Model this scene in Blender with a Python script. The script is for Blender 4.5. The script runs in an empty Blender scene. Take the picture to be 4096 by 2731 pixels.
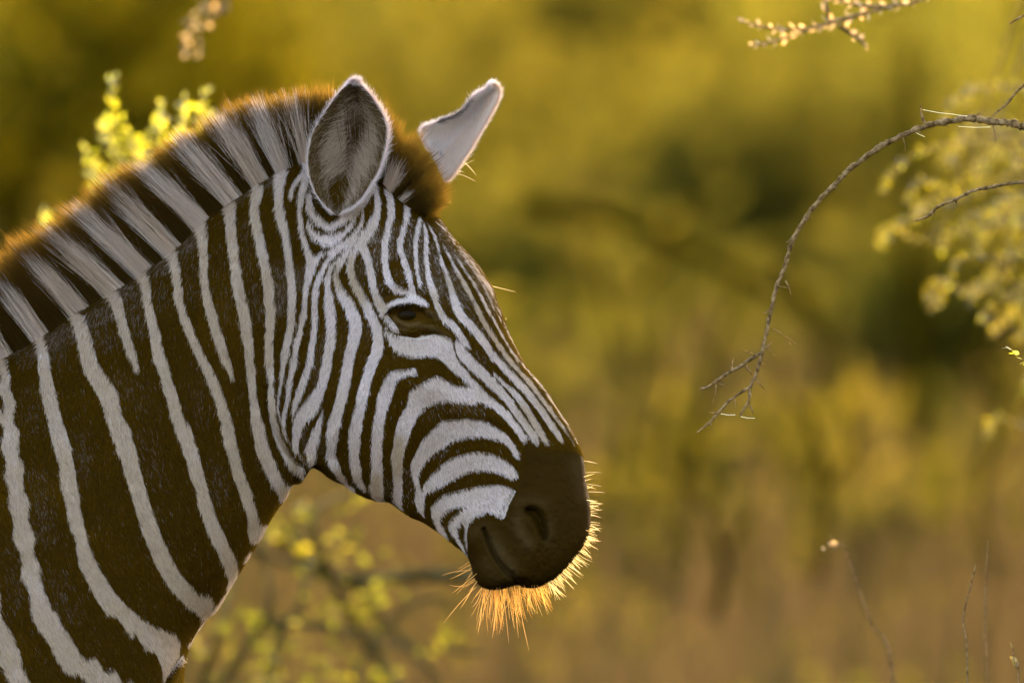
import bpy, bmesh, math, random
import numpy as np
from mathutils import Vector, Matrix, noise
rng = np.random.default_rng(7); random.seed(7)
SC = bpy.context.scene
COL = SC.collection
# ------------------------------------------------------------------ camera, sky, sun, exposure
PX = 1.4/4096.0                 # metres per flank pixel at the zebra
ZC = 1.45; CD = 20.0; ZCAM = 2.2
CAM = np.array([0., -CD, ZCAM]); TGT = np.array([0., 0., ZC])
DIST = float(np.linalg.norm(TGT-CAM))
cd = bpy.data.cameras.new('camera'); cam = bpy.data.objects.new('camera', cd); COL.objects.link(cam)
cam.location = CAM; cam.rotation_euler = (Vector(TGT-CAM)).to_track_quat('-Z', 'Y').to_euler()
cd.sensor_width = 36; cd.lens = 36*DIST/1.4; cd.clip_start = .5; cd.clip_end = 2000
cd.dof.use_dof = True; cd.dof.focus_distance = DIST-.06; cd.dof.aperture_fstop = (cd.lens/1000)/.118
SC.camera = cam
FWD = (TGT-CAM)/DIST; RIGHT = np.array([1.,0,0]); UP = np.cross(RIGHT, FWD)
def proj(P):
    """the flank pixel a world point falls on (used to lay the traced coat on the body)"""
    d = np.asarray(P, float)-CAM; t = d@FWD
    return 2048+(d@RIGHT)/t*DIST/PX, 1365.5-(d@UP)/t*DIST/PX
def W(px, py, y=0.):
    """world point at depth y for a flank pixel"""
    px = np.asarray(px, float); py = np.asarray(py, float); y = np.broadcast_to(np.asarray(y, float), px.shape)
    d = FWD[None,:]*DIST + ((px.ravel()-2048)*PX)[:,None]*RIGHT[None,:] + ((1365.5-py.ravel())*PX)[:,None]*UP[None,:]
    t = (y.ravel()-CAM[1])/d[:,1]
    return (CAM[None,:]+d*t[:,None]).reshape(px.shape+(3,))
SUN_AZ, SUN_EL = math.radians(24), math.radians(23)      # sun behind the zebra, a little to the right
world = bpy.data.worlds.new('World'); SC.world = world; world.use_nodes = True
wn = world.node_tree.nodes; wl = world.node_tree.links
sky = wn.new('ShaderNodeTexSky'); sky.sky_type = 'NISHITA'; sky.sun_disc = False
sky.sun_elevation = SUN_EL; sky.sun_rotation = SUN_AZ; sky.air_density = 1.0; sky.dust_density = 2.5
wl.new(sky.outputs[0], wn['Background'].inputs[0]); wn['Background'].inputs[1].default_value = .15
sd = bpy.data.lights.new('sun', 'SUN'); sun = bpy.data.objects.new('sun', sd); COL.objects.link(sun)
sd.energy = 4.3; sd.angle = math.radians(.5); sd.color = (1.0, .84, .52)
sv = Vector((math.sin(SUN_AZ)*math.cos(SUN_EL), math.cos(SUN_AZ)*math.cos(SUN_EL), math.sin(SUN_EL)))
sun.rotation_euler = sv.to_track_quat('Z', 'Y').to_euler(); sun.location = (8, 25, 20)
SC.view_settings.view_transform = 'Standard'; SC.view_settings.look = 'None'
SC.view_settings.gamma = 1; SC.view_settings.use_curve_mapping = False
SC.view_settings.exposure = 3.08
SC.cycles.use_denoising = True
SC.cycles.max_bounces = 10; SC.cycles.transparent_max_bounces = 8; SC.cycles.transmission_bounces = 8; SC.cycles.diffuse_bounces = 3; SC.cycles.glossy_bounces = 3
SC.cycles.sample_clamp_indirect = 6; SC.cycles.caustics_reflective = False; SC.cycles.caustics_refractive = False
SC.cycles_curves.shape = 'RIBBONS'; SC.cycles_curves.subdivisions = 1
# ------------------------------------------------------------------ helpers
def tag(o, label=None, cat=None, group=None, kind=None):
    for k, v in (('label', label), ('category', cat), ('group', group), ('kind', kind)):
        if v: o[k] = v
    return o
def mesh(name, V, Fq, mat=None, parent=None, smooth=True, attrs=None):
    me = bpy.data.meshes.new(name); V = np.asarray(V, np.float32)
    if isinstance(Fq, np.ndarray):
        n = Fq.shape[1]; me.vertices.add(len(V)); me.vertices.foreach_set('co', V.ravel())
        me.loops.add(Fq.size); me.loops.foreach_set('vertex_index', Fq.astype(np.int32).ravel())
        me.polygons.add(len(Fq)); me.polygons.foreach_set('loop_start', np.arange(0, Fq.size, n, dtype=np.int32))
        me.update(calc_edges=True)
    else: me.from_pydata([tuple(v) for v in V.tolist()], [], Fq); me.update()
    if smooth: me.polygons.foreach_set('use_smooth', np.ones(len(me.polygons), bool))
    for k, v in (attrs or {}).items():
        v = np.asarray(v, np.float32)
        a = me.attributes.new(k, 'FLOAT' if v.ndim == 1 else 'FLOAT_COLOR', 'POINT')
        a.data.foreach_set('value' if v.ndim == 1 else 'color', v.ravel())
    if mat: me.materials.append(mat)
    o = bpy.data.objects.new(name, me); COL.objects.link(o)
    if parent: o.parent = parent
    return o
def empty(name, loc=(0,0,0)):
    o = bpy.data.objects.new(name, None); COL.objects.link(o); o.location = loc; o.empty_display_size = .1; return o
def hair(name, P, radius, color, mat, parent=None):
    """P (n, k, 3) strand points, radius (n, k), color (n, 3) or (n, k, 3)"""
    n, k = P.shape[:2]
    hc = bpy.data.hair_curves.new(name); hc.add_curves([k]*n)
    hc.points.foreach_set('position', P.astype(np.float32).ravel())
    a = hc.attributes.get('radius') or hc.attributes.new('radius', 'FLOAT', 'POINT')
    a.data.foreach_set('value', radius.astype(np.float32).ravel())
    dom = 'CURVE' if color.ndim == 2 else 'POINT'
    c = np.ones(color.shape[:-1]+(4,), np.float32); c[..., :3] = color
    a = hc.attributes.new('tint', 'FLOAT_COLOR', dom); a.data.foreach_set('color', c.ravel())
    hc.materials.append(mat)
    o = bpy.data.objects.new(name, hc); COL.objects.link(o)
    if parent: o.parent = parent
    return o
def newmat(name):
    m = bpy.data.materials.new(name); m.use_nodes = True; nt = m.node_tree
    for n in list(nt.nodes): nt.nodes.remove(n)
    out = nt.nodes.new('ShaderNodeOutputMaterial'); return m, nt, out
def fnoise(P, scale, seed=0, octaves=2):
    """cheap value noise on points, numpy"""
    P = np.asarray(P, float)*scale+seed*17.31; out = 0; amp = 1; tot = 0
    for o in range(octaves):
        i = np.floor(P).astype(np.int64); f = P-i; f = f*f*(3-2*f)
        def h(a): 
            s = (a[...,0]*73856093) ^ (a[...,1]*19349663) ^ (a[...,2]*83492791)
            s = (s ^ (s >> 13))*1274126177; return ((s ^ (s >> 16)) & 0xffff)/65535.
        v = 0
        for dx in (0,1):
            for dy in (0,1):
                for dz in (0,1):
                    w = (f[...,0] if dx else 1-f[...,0])*(f[...,1] if dy else 1-f[...,1])*(f[...,2] if dz else 1-f[...,2])
                    v = v+w*h(i+np.array([dx,dy,dz]))
        out = out+amp*v; tot += amp; amp *= .5; P = P*2.03
    return out/tot
# ------------------------------------------------------------------ coat pattern
# The stripes are traced as strokes (x, y, width) in several local drawing frames of the
# zebra's flank; FR maps each frame to flank pixels (1 flank px = PX metres).
FR = dict(A=(1100,600,.6378), B=(1400,1400,.7653), C=(0,900,.5739), D=(0,1700,.6575), E=(700,200,.6378),
          F=(1000,1250,.4464), G=(1650,800,.3189), H=(1800,1200,.3508), K=(0,100,.6378), L=(1500,1150,.15945),
          J=(2700,350,.8926), Q=(0,0,1.7415))
def fr(f, pts):
    ox, oy, s = FR[f]
    a = np.array(pts, float)
    a[:,0] = ox+a[:,0]*s; a[:,1] = oy+a[:,1]*s
    if a.shape[1] > 2: a[:,2:] *= s
    return a
WHITE = [
 # neck
 ('D',[(-60,1040,90),(-40,1100,90),(-15,1200,92),(15,1300,98),(55,1400,105),(100,1500,108),(140,1568,108),(190,1640,105)]),
 ('C',[(20,940,70),(30,1000,68),(40,1080,70),(50,1200,82),(58,1400,96),(65,1560,100)]),
 ('D',[(52,0,88),(60,100,95),(80,250,105),(98,400,105),(122,550,108),(148,700,108),(178,850,100),(212,1000,105),(265,1150,112),(330,1280,125),(420,1400,135),(540,1490,135),(680,1570,130),(800,1640,120),(900,1700,110)]),
 ('C',[(290,790,72),(303,900,75),(308,1000,85),(325,1100,90),(345,1200,95),(370,1300,95),(395,1400,103),(420,1500,112),(440,1568,118)]),
 ('D',[(345,0,88),(370,100,90),(393,200,95),(408,300,100),(425,400,95),(445,500,88),(465,600,85),(490,700,82),(520,800,88),(556,880,92),(610,980,105),(680,1070,105),(760,1155,108),(850,1225,115),(930,1290,140)]),
 ('C',[(550,640,90),(565,720,95),(592,800,105),(612,900,110),(645,1000,112),(700,1085,130),(742,1160,130),(772,1250,118),(800,1350,115),(838,1450,112),(872,1568,112)]),
 ('D',[(730,0,93),(760,100,98),(785,200,100),(810,300,98),(840,400,96),(868,500,98),(900,600,102),(940,700,105),(985,800,108),(1040,900,108),(1100,985,108),(1170,1045,108),(1225,1090,110)]),
 ('C',[(785,465,100),(815,540,85),(835,620,75),(860,720,68),(888,800,64),(915,880,60),(938,940,48),(950,1000,24)]),
 ('C',[(995,325,80),(1018,400,70),(1028,500,55),(1045,600,62),(1070,700,70),(1088,800,80),(1105,900,85),(1130,980,84),(1160,1080,82),(1192,1180,82),(1222,1280,85),(1255,1380,88),(1290,1480,90),(1315,1568,90)]),
 ('D',[(1110,0,85),(1150,130,85),(1185,250,85),(1212,350,80),(1240,450,82),(1268,540,84),(1308,640,86),(1355,740,86),(1405,840,88),(1425,900,72),(1415,950,48),(1395,1000,34),(1350,1060,26),(1300,1120,28)]),
 ('C',[(1205,185,78),(1218,260,68),(1235,340,62),(1243,420,58),(1247,500,62),(1272,600,58),(1305,700,62),(1345,790,60),(1385,880,60),(1430,970,64),(1480,1080,70),(1522,1180,74),(1560,1290,78),(1590,1400,80),(1610,1500,75),(1625,1568,72)]),
 ('D',[(1375,0,68),(1403,120,68),(1430,220,70),(1460,320,74),(1490,400,74),(1518,480,72),(1538,560,72),(1555,640,88)]),
 ('D',[(1530,765,40),(1500,795,24)]),
 ('C',[(1408,-10,85),(1415,60,75),(1418,160,64),(1420,260,54),(1430,380,58),(1440,480,64),(1468,600,68),(1498,700,66),(1530,800,66),(1562,900,58),(1592,970,52),(1618,1045,32)]),
 ('C',[(1605,0,72),(1622,130,74),(1640,260,70),(1655,400,78),(1680,520,78),(1705,650,78),(1725,780,74),(1736,900,64),(1746,1020,62),(1757,1120,58),(1770,1220,56),(1785,1350,74),(1805,1450,86),(1825,1568,88)]),
 ('D',[(1570,0,74),(1595,120,80),(1632,220,80),(1672,300,82),(1712,370,80),(1735,395,70)]),
 ('F',[(175,0,80),(175,150,80),(172,300,75),(176,450,70),(186,600,54),(190,720,48),(195,820,56),(208,940,62),(240,1080,70),(290,1200,75),(350,1300,78),(420,1375,82),(480,1430,55)]),
 ('C',[(1790,0,64),(1820,130,68),(1842,250,66),(1865,370,70),(1872,480,72),(1880,600,62)]),
 ('E',[(352,1097,62),(350,1020,66),(352,960,80)]),
 ('E',[(513,1097,60),(503,1020,60),(508,930,60),(528,860,68)]),
 ('E',[(671,1097,50),(653,1000,54),(655,900,58),(665,820,60),(682,755,66)]),
 ('E',[(175,1180,60),(168,1097,76)]),
 ('A',[(105,1030,50),(108,900,52),(100,800,54),(92,700,50),(80,600,50),(64,500,46),(45,400,48),(28,300,52),(30,200,62),(45,130,70)]),
 ('F',[(375,-10,70),(365,100,70),(345,220,65),(320,330,60),(300,440,55),(288,540,45),(270,650,34),(250,750,25),(243,830,24),(262,930,14),(275,980,5)]),
 ('A',[(180,1030,36),(190,900,38),(204,800,46),(222,730,62),(230,685,72)]),
 ('A',[(230,685,72),(200,610,36),(176,520,30),(162,420,30),(160,340,32),(168,270,36),(182,210,44),(192,160,36),(188,110,34),(186,40,46)]),
 ('A',[(104,282,18),(112,240,26),(130,200,28),(155,165,28),(182,132,22)]),
 ('F',[(480,-10,50),(455,120,50),(430,240,48),(405,350,50),(385,450,54),(370,560,50),(350,680,50),(335,780,44),(312,880,38),(296,960,42),(300,1040,28),(330,1110,16),(372,1190,14),(430,1250,10),(500,1320,14),(550,1365,14)]),
 ('A',[(251,1030,38),(250,920,38),(262,840,38),(283,780,38),(308,715,36),(345,665,32),(390,622,32),(440,580,36),(485,535,36),(520,490,32),(542,440,26),(552,380,16)]),
 ('A',[(240,690,60),(290,645,26),(350,620,22),(410,580,24),(470,540,24)]),
 ('F',[(582,-10,52),(582,80,55),(570,200,55),(550,310,60),(538,400,64),(510,500,56),(480,590,60),(450,680,60),(415,770,50),(395,850,34),(383,920,18),(378,960,6)]),
 ('A',[(205,430,12),(225,480,32),(262,530,48),(320,552,76),(370,545,66),(420,520,42),(460,480,30),(500,420,20)]),
 ('A',[(212,265,26),(215,330,40),(240,395,50),(290,445,48),(340,475,36),(390,450,44),(450,410,48),(500,370,50),(550,320,48),(590,270,42),(625,225,36)]),
 ('A',[(348,1030,62),(346,940,60),(335,860,42),(335,790,38),(348,730,32),(385,690,28),(430,650,28),(470,590,30),(510,540,24)]),
 ('F',[(725,-10,90),(732,100,92),(728,200,95),(710,310,88),(695,410,88),(675,510,95),(650,620,92),(620,700,105),(575,780,135),(520,860,145),(462,930,125),(425,1010,95),(413,1090,76),(405,1170,64),(415,1240,46)]),
 ('F',[(652,865,10),(636,940,42),(612,1010,58),(590,1080,78),(566,1160,92),(550,1225,104),(552,1290,76),(572,1345,36)]),
 ('A',[(492,1030,72),(465,960,72),(430,905,60),(402,850,44),(387,800,38),(383,760,32),(402,720,32),(435,670,30),(465,605,28)]),
 ('F',[(925,-10,98),(948,80,108),(945,170,114),(925,260,104),(900,350,96),(882,450,92),(865,550,98),(845,660,104),(822,760,104),(795,850,100),(765,950,114),(745,1050,110),(732,1150,96),(730,1250,90),(745,1330,92),(775,1400,78),(812,1470,60),(850,1530,46),(905,1568,40)]),
 ('A',[(600,1030,60),(572,960,56),(537,900,54),(507,840,50),(482,780,46),(470,720,42),(478,670,42),(500,620,48),(538,575,66),(580,510,70),(620,440,62),(638,380,46),(645,320,38),(632,255,34),(615,215,24)]),
 ('F',[(1070,-10,88),(1118,80,88),(1145,160,92),(1150,260,95),(1140,350,104),(1102,440,96),(1070,530,98),(1040,620,90),(1015,720,92),(992,820,90),(970,920,98),(950,1010,108),(940,1110,105),(935,1210,100),(935,1300,95),(950,1400,92),(965,1480,76),(992,1530,56),(1020,1568,40)]),
 ('F',[(1462,522,58),(1400,530,56),(1320,548,80),(1262,585,100),(1235,660,124),(1208,740,120),(1185,820,106),(1165,900,104),(1152,1000,100),(1142,1100,104),(1136,1200,100),(1136,1300,100),(1138,1400,104),(1135,1500,104),(1132,1568,104)]),
 ('B',[(136,715,78),(142,750,66),(150,795,46)]),
 # face, around and above the eye
 ('A',[(545,595,62),(570,640,54),(590,700,48),(600,770,44),(614,840,42),(634,900,44),(658,960,56),(680,1000,56)]),
 ('L',[(230,620,220),(300,760,120),(400,880,120),(500,1000,105),(600,1130,45)]),
 ('A',[(698,230,38),(720,310,44),(726,400,44),(706,480,40),(690,560,44),(688,640,42),(692,720,42),(710,800,44),(745,858,48),(800,882,46),(850,900,50),(900,935,50)]),
 ('A',[(690,990,40),(715,968,32),(745,954,34),(800,940,36),(860,937,42),(915,946,46),(940,958,34)]),
 ('A',[(826,312,38),(826,380,40),(815,450,34),(795,520,36),(785,590,38),(796,650,40),(815,710,38),(838,770,34),(850,830,34),(862,890,40)]),
 ('A',[(826,308,22),(870,295,16),(920,284,7)]),
 ('A',[(906,428,22),(900,480,28),(886,540,30),(880,620,28),(885,700,26),(895,780,22),(906,850,18)]),
 ('A',[(934,460,10),(945,520,24),(946,600,28),(946,680,30),(956,760,34),(970,830,42),(990,890,46),(1010,945,28),(1024,990,36),(1058,1050,46),(1108,1090,46),(1150,1140,42),(1185,1200,34),(1215,1230,18)]),
 ('G',[(195,300,12),(225,360,28),(265,430,34),(300,530,36),(325,640,40),(355,740,46),(392,850,52),(430,960,58),(465,1060,68),(492,1160,82),(520,1260,92)]),
 ('H',[(45,0,96),(90,130,98),(160,210,96),(240,290,94),(322,380,92),(400,500,90),(475,600,86),(565,700,84),(660,805,84),(760,910,86),(850,1010,88),(930,1110,84),(1010,1210,84),(1080,1310,86),(1140,1400,82),(1200,1490,78),(1245,1560,60),(1280,1610,20)]),
 ('G',[(380,560,16),(430,650,34),(482,750,40),(540,860,48),(600,970,56),(650,1060,58),(692,1140,54),(742,1240,54)]),
 ('H',[(265,20,58),(310,110,60),(362,200,60),(420,300,64),(482,390,64),(552,500,60),(622,600,58),(692,690,58),(772,780,56),(850,870,58),(930,970,58),(1010,1080,58),(1090,1180,54),(1170,1290,48),(1250,1400,40),(1330,1510,32),(1400,1610,26)]),
 ('G',[(530,680,16),(580,760,28),(632,850,30),(690,940,32),(750,1020,34),(800,1110,40),(850,1200,44),(900,1300,44),(960,1400,44),(1020,1500,42),(1060,1568,38)]),
 ('H',[(536,285,34),(590,390,36),(640,480,38),(700,575,36),(765,660,34),(840,750,30),(915,840,28),(990,930,30),(1070,1030,36),(1145,1130,38),(1215,1240,34),(1290,1360,28),(1370,1490,22),(1440,1620,18)]),
 ('G',[(500,520,14),(560,590,20),(620,690,24),(680,770,25),(740,850,28),(800,940,30),(850,1020,30),(892,1100,28),(932,1170,28),(980,1260,28),(1024,1350,28),(1070,1440,25),(1110,1510,22)]),
 ('H',[(600,230,24),(640,330,24),(690,440,24),(745,540,22),(800,640,18),(860,740,16)]),
 ('H',[(500,20,16),(545,110,18),(590,200,16)]),
 ('G',[(290,270,18),(380,350,18),(450,430,22),(520,520,24),(600,620,28),(680,710,30),(760,830,36),(830,930,52),(890,1010,66),(945,1080,54),(985,1160,26),(1010,1200,8)]),
 ('G',[(320,240,10),(450,410,12),(560,540,12),(650,640,12),(760,770,12),(870,900,14)]),  # rim light along the forehead outline, painted as a white line
 ('H',[(75,480,60),(128,580,116),(220,690,122),(330,790,114),(440,900,108),(540,1000,100),(620,1090,94),(700,1190,90),(780,1300,88),(850,1400,84),(920,1500,82),(962,1568,76),(990,1620,40)]),
 ('H',[(480,800,18),(540,870,34),(620,950,46),(700,1020,60),(780,1110,74),(850,1210,80),(920,1320,80),(980,1420,78),(1035,1510,74),(1075,1580,60),(1100,1620,24)]),
 # muzzle side
 ('B',[(600,850,38),(557,880,48),(530,920,42),(545,960,26),(570,1010,18),(597,1055,10)]),
 ('B',[(440,820,36),(446,870,42),(460,920,34),(490,970,20)]),
 ('B',[(606,890,44),(602,950,18),(606,1030,16)]),
]
WPOLY = [
 ('D',[(900,1200),(1000,1235),(1070,1260),(1096,1300),(1090,1380),(1040,1450),(985,1530),(975,1568),(985,1470),(960,1410),(920,1340),(850,1280)]),
 ('D',[(1000,1500),(1060,1440),(1125,1365),(1110,1420),(1060,1480),(1020,1530),(975,1568)]),
 ('D',[(1200,1010),(1290,1030),(1306,1060),(1300,1115),(1240,1170),(1165,1110)]),
 ('D',[(1270,1140),(1300,1130),(1240,1210),(1160,1320),(1140,1330),(1200,1240)]),
 ('D',[(1500,560),(1580,592),(1645,575),(1600,660),(1570,695),(1525,695),(1505,640)]),
 ('D',[(1700,330),(1790,350),(1740,430),(1715,450),(1690,400)]),
 # white below the eye running down into the cheek
 ('A',[(685,1098),(720,1130),(760,1160),(800,1166),(850,1172),(880,1182),(920,1160),(1000,1156),(1060,1160),(1106,1182),(1116,1230),(1140,1300),(1180,1360),(1230,1425),(1262,1460),(1250,1500),(1226,1478),(1160,1420),(1100,1370),(1040,1312),(1000,1288),(930,1285),(870,1295),(800,1275),(750,1250),(720,1210),(700,1150)]),
 ('B',[(310,210),(350,182),(400,156),(450,130),(480,140),(520,170),(560,185),(632,187),(610,140),(560,80),(590,80),(640,140),(700,205),(760,260),(820,310),(880,380),(925,445),(925,470),(905,482),(890,465),(850,410),(790,340),(735,292),(680,266),(620,276),(560,266),(500,260),(430,270),(372,310),(340,370),(312,440),(292,500),(277,560),(275,640),(276,700),(270,780),(270,826),(248,812),(226,790),(224,700),(220,600),(220,530),(230,450),(250,370),(290,290)]),
 ('B',[(480,365),(540,360),(620,355),(700,365),(760,395),(810,430),(850,480),(880,530),(884,562),(862,560),(850,545),(830,505),(780,470),(720,450),(650,446),(600,450),(550,462),(500,492),(440,535),(400,575),(374,612),(356,655),(368,712),(392,750),(386,800),(382,870),(350,835),(334,782),(346,722),(322,655),(315,600),(340,540),(370,480),(420,420)]),
 ('B',[(380,706),(420,652),(470,600),(530,560),(600,537),(680,526),(740,536),(800,566),(850,600),(880,640),(880,668),(840,668),(790,640),(730,627),(660,622),(600,636),(550,666),(510,690),(450,712),(412,740),(388,750)]),
 ('B',[(432,850),(440,792),(480,752),(560,732),(640,712),(700,702),(780,700),(840,716),(868,738),(846,780),(826,822),(810,884),(770,876),(740,846),(700,846),(650,868),(625,880),(590,870),(560,842),(600,812),(540,818),(495,840),(465,880),(450,885)]),
]
DARK = [
 ('F',[(1205,100,10),(1260,160,24),(1330,200,22)]),
 ('A',[(1118,1190,10),(1122,1240,12),(1135,1290,14)]),
 ('A',[(690,925,12),(740,918,26),(800,912,26),(838,910,8)]),
 ('B',[(860,560,12),(866,590,8)]),
 ('B',[(560,30,8),(590,70,12)]),
 ('B',[(520,700,8),(560,706,10),(580,700,6)]),
]
# grey, salt-and-pepper places in the dark stripes: stroke + strength
MOTTLE = [
 ('C',[(150,900,120),(240,880,120)],.55),('C',[(360,800,130),(480,740,120)],.7),('C',[(400,900,140),(440,960,100)],.4),
 ('C',[(640,660,130),(740,600,120)],.85),('C',[(680,760,140),(760,820,120)],.6),('C',[(890,460,130),(950,430,110)],.9),('C',[(920,560,120),(960,700,120)],.55),
 ('C',[(1100,290,110),(1170,260,100)],.95),('C',[(1110,400,110),(1130,560,110)],.5),('C',[(1290,150,90),(1360,80,90)],.95),('C',[(1320,260,90),(1350,500,100)],.45),
 ('C',[(1540,200,100),(1570,600,110)],.35),('C',[(1750,200,100),(1790,600,100)],.4),
 ('E',[(410,910,70),(470,880,60)],.9),('E',[(590,810,70),(640,780,50)],.8),('E',[(430,1100,90),(450,1300,90)],.3),
 ('C',[(1940,300,90),(1960,420,110),(1950,560,90)],.9),('A',[(10,740,110),(30,840,110)],.85),('A',[(150,740,60),(160,850,60)],.8),
 ('C',[(850,1080,90),(900,1200,110)],.45),('C',[(1000,1150,120),(1030,1300,120)],.3),('C',[(200,1150,130),(220,1400,140)],.3),('C',[(1350,1050,100),(1400,1350,110)],.25),
 ('D',[(480,80,100),(500,300,90)],.5),('D',[(230,300,110),(280,700,110)],.5),('D',[(60,700,80),(90,1100,80)],.4),('D',[(880,60,120),(960,300,120)],.35),
 ('D',[(1310,250,90),(1330,420,90)],.5),('D',[(330,900,120),(420,1150,120)],.35),('D',[(960,500,120),(1060,700,120)],.2),
 ('F',[(630,230,60),(600,500,60),(560,650,60)],.45),('F',[(830,100,60),(800,400,60)],.15),('F',[(490,1060,60),(490,1160,70)],.7),('F',[(650,1100,50),(640,1200,60)],.7),('F',[(1060,150,60),(1060,260,60)],.5),
 ('F',[(680,930,40),(680,1000,50)],.6),
 ('A',[(640,470,70),(640,620,90),(640,720,60)],.75),('A',[(640,820,60),(680,900,60)],.35),('A',[(745,480,60),(735,640,70)],.85),('A',[(850,470,50),(835,640,60),(860,760,50)],.8),('A',[(540,700,60),(560,800,60)],.55),
 ('A',[(920,480,40),(915,700,40),(930,860,40)],.9),('G',[(250,600,120),(300,800,120),(340,1000,130),(380,1180,110)],.95),('G',[(330,350,90),(450,600,120),(560,750,110)],.8),
 ('G',[(480,900,120),(580,1100,120),(660,1300,120)],.85),('G',[(700,1450,120)] ,.7),('G',[(600,650,120),(750,880,120),(900,1100,120),(1050,1350,100)],.75),
 ('G',[(420,1250,60),(450,1400,60)],.5),('H',[(180,120,90),(280,260,90),(400,420,80)],.55),('H',[(300,620,90),(400,740,90)],.35),('H',[(560,620,60),(640,720,60)],.3),
 ('A',[(760,760,40),(800,820,40)],.3),('B',[(430,330,70),(520,300,60),(680,310,50)],.35),('B',[(440,560,40),(500,510,30)],.5),('B',[(300,620,40),(310,760,40)],.4),('B',[(200,700,40),(205,790,40)],.6),
]
# warm brown tinge in the white hair
TAN = [
 ('A',[(390,720,60),(400,820,60)],.8),('A',[(475,680,70),(500,840,70),(540,930,60)],.75),('A',[(690,985,70),(640,930,50)],.6),('A',[(600,200,60),(500,390,60)],.7),
 ('G',[(430,950,90),(480,1080,90)],.7),('G',[(600,980,110),(700,1180,90),(860,1450,90)],.75),('H',[(300,100,80),(500,430,80),(700,680,80),(960,1000,90),(1250,1400,90)],.75),
 ('H',[(700,400,80),(900,760,80),(1150,1100,90),(1330,1450,90)],.6),('B',[(900,300,70),(1020,460,90),(1080,500,90)],.6),('F',[(1330,1150,120),(1320,1400,130)],.8),
 ('F',[(1135,1480,110),(1130,1568,110)],.8),('F',[(960,1450,120),(780,1400,90)],.5),('F',[(190,600,90),(200,850,90),(400,1370,120)],.7),('F',[(550,1300,120),(420,1230,80)],.5),
 ('D',[(1020,1330,160),(1000,1450,120)],.8),('D',[(1180,1080,160),(1250,1120,140)],.8),('D',[(1360,780,140),(1420,920,100)],.7),('D',[(1550,620,120)],.6),('D',[(1720,390,110)],.7),
 ('D',[(360,100,130),(420,420,130)],.35),('D',[(1240,500,120),(1330,680,120)],.4),('C',[(850,900,100),(950,960,90)],.3),('B',[(120,740,90),(200,770,60)],.6),('B',[(230,600,60),(240,640,60)],.7),
 ('B',[(340,720,50),(400,700,50)],.4),('A',[(990,900,60),(1030,1000,60)],.6),('L',[(1400,600,120),(1600,760,100)],.6),
]
RS = 2.0; RX0, RY0, RW, RH = -260, 500, 1310, 1240       # raster of the flank, 2 px cells
gx = RX0 + (np.arange(RW)+.5)*RS; gy = RY0 + (np.arange(RH)+.5)*RS
def _win(x0, y0, x1, y1):
    i0 = max(0, int((x0-RX0)/RS)); i1 = min(RW, int((x1-RX0)/RS)+2); j0 = max(0, int((y0-RY0)/RS)); j1 = min(RH, int((y1-RY0)/RS)+2)
    return i0, i1, j0, j1
def spline(a, n=4):
    a = np.asarray(a, float)
    if len(a) < 3: return a
    P = np.vstack([2*a[0]-a[1], a, 2*a[-1]-a[-2]]); out = []
    for i in range(1, len(P)-2):
        p0, p1, p2, p3 = P[i-1], P[i], P[i+1], P[i+2]
        for k in range(n):
            t = k/n
            out.append(.5*((2*p1)+(-p0+p2)*t+(2*p0-5*p1+4*p2-p3)*t*t+(-p0+3*p1-3*p2+p3)*t**3))
    out.append(a[-1]); return np.array(out)
def stroke_into(R, a, pad=14, soft=None, val=1.):
    a = spline(a, 3)
    if len(a) == 1: a = np.vstack([a, a+[.1,.1,0]])
    for (ax, ay, aw), (bx, by, bw) in zip(a[:-1], a[1:]):
        r = max(aw, bw)/2+pad+(soft or 0)
        i0, i1, j0, j1 = _win(min(ax,bx)-r, min(ay,by)-r, max(ax,bx)+r, max(ay,by)+r)
        if i0 >= i1 or j0 >= j1: continue
        X = gx[i0:i1][None,:]-ax; Y = gy[j0:j1][:,None]-ay
        dx, dy = bx-ax, by-ay; L2 = dx*dx+dy*dy+1e-9
        t = np.clip((X*dx+Y*dy)/L2, 0, 1)
        d = (aw+(bw-aw)*t)/2 - np.hypot(X-t*dx, Y-t*dy)
        if soft is None: R[j0:j1, i0:i1] = np.maximum(R[j0:j1, i0:i1], d)
        else:
            s = np.clip(.5+d/soft, 0, 1); s = s*s*(3-2*s)*val
            R[j0:j1, i0:i1] = np.maximum(R[j0:j1, i0:i1], s)
def poly_into(R, p, pad=14):
    i0, i1, j0, j1 = _win(p[:,0].min()-pad, p[:,1].min()-pad, p[:,0].max()+pad, p[:,1].max()+pad)
    X, Y = np.meshgrid(gx[i0:i1], gy[j0:j1]); D = np.full(X.shape, 1e9); ins = np.zeros(X.shape, bool)
    for k in range(len(p)):
        ax, ay = p[k]; bx, by = p[(k+1) % len(p)]
        dx, dy = bx-ax, by-ay
        t = np.clip(((X-ax)*dx+(Y-ay)*dy)/(dx*dx+dy*dy+1e-9), 0, 1)
        D = np.minimum(D, np.hypot(X-ax-t*dx, Y-ay-t*dy))
        c = ((ay > Y) != (by > Y)) & (X < dx*(Y-ay)/(by-ay if by != ay else 1e-9)+ax)
        ins ^= c
    R[j0:j1, i0:i1] = np.maximum(R[j0:j1, i0:i1], np.where(ins, D, -D))
RD = np.full((RH, RW), -14.)
for f, p in WHITE: stroke_into(RD, fr(f, p))
for f, p in WPOLY: poly_into(RD, fr(f, p))
K_ = np.full((RH, RW), -14.)
for f, p in DARK: stroke_into(K_, fr(f, p))
RD = np.minimum(RD, -K_)
MUZ = fr('B', [(925,462),(960,488),(1000,500),(1050,512),(1095,516),(1145,512),(1190,528),(1230,560),(1300,640),(1300,1300),(600,1300),(585,1080),(606,1050),(600,960),(604,905),(650,880),(720,872),(785,866),(806,812),(830,770),(852,720),(868,670),(880,640),(888,570),(900,490)])
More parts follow.
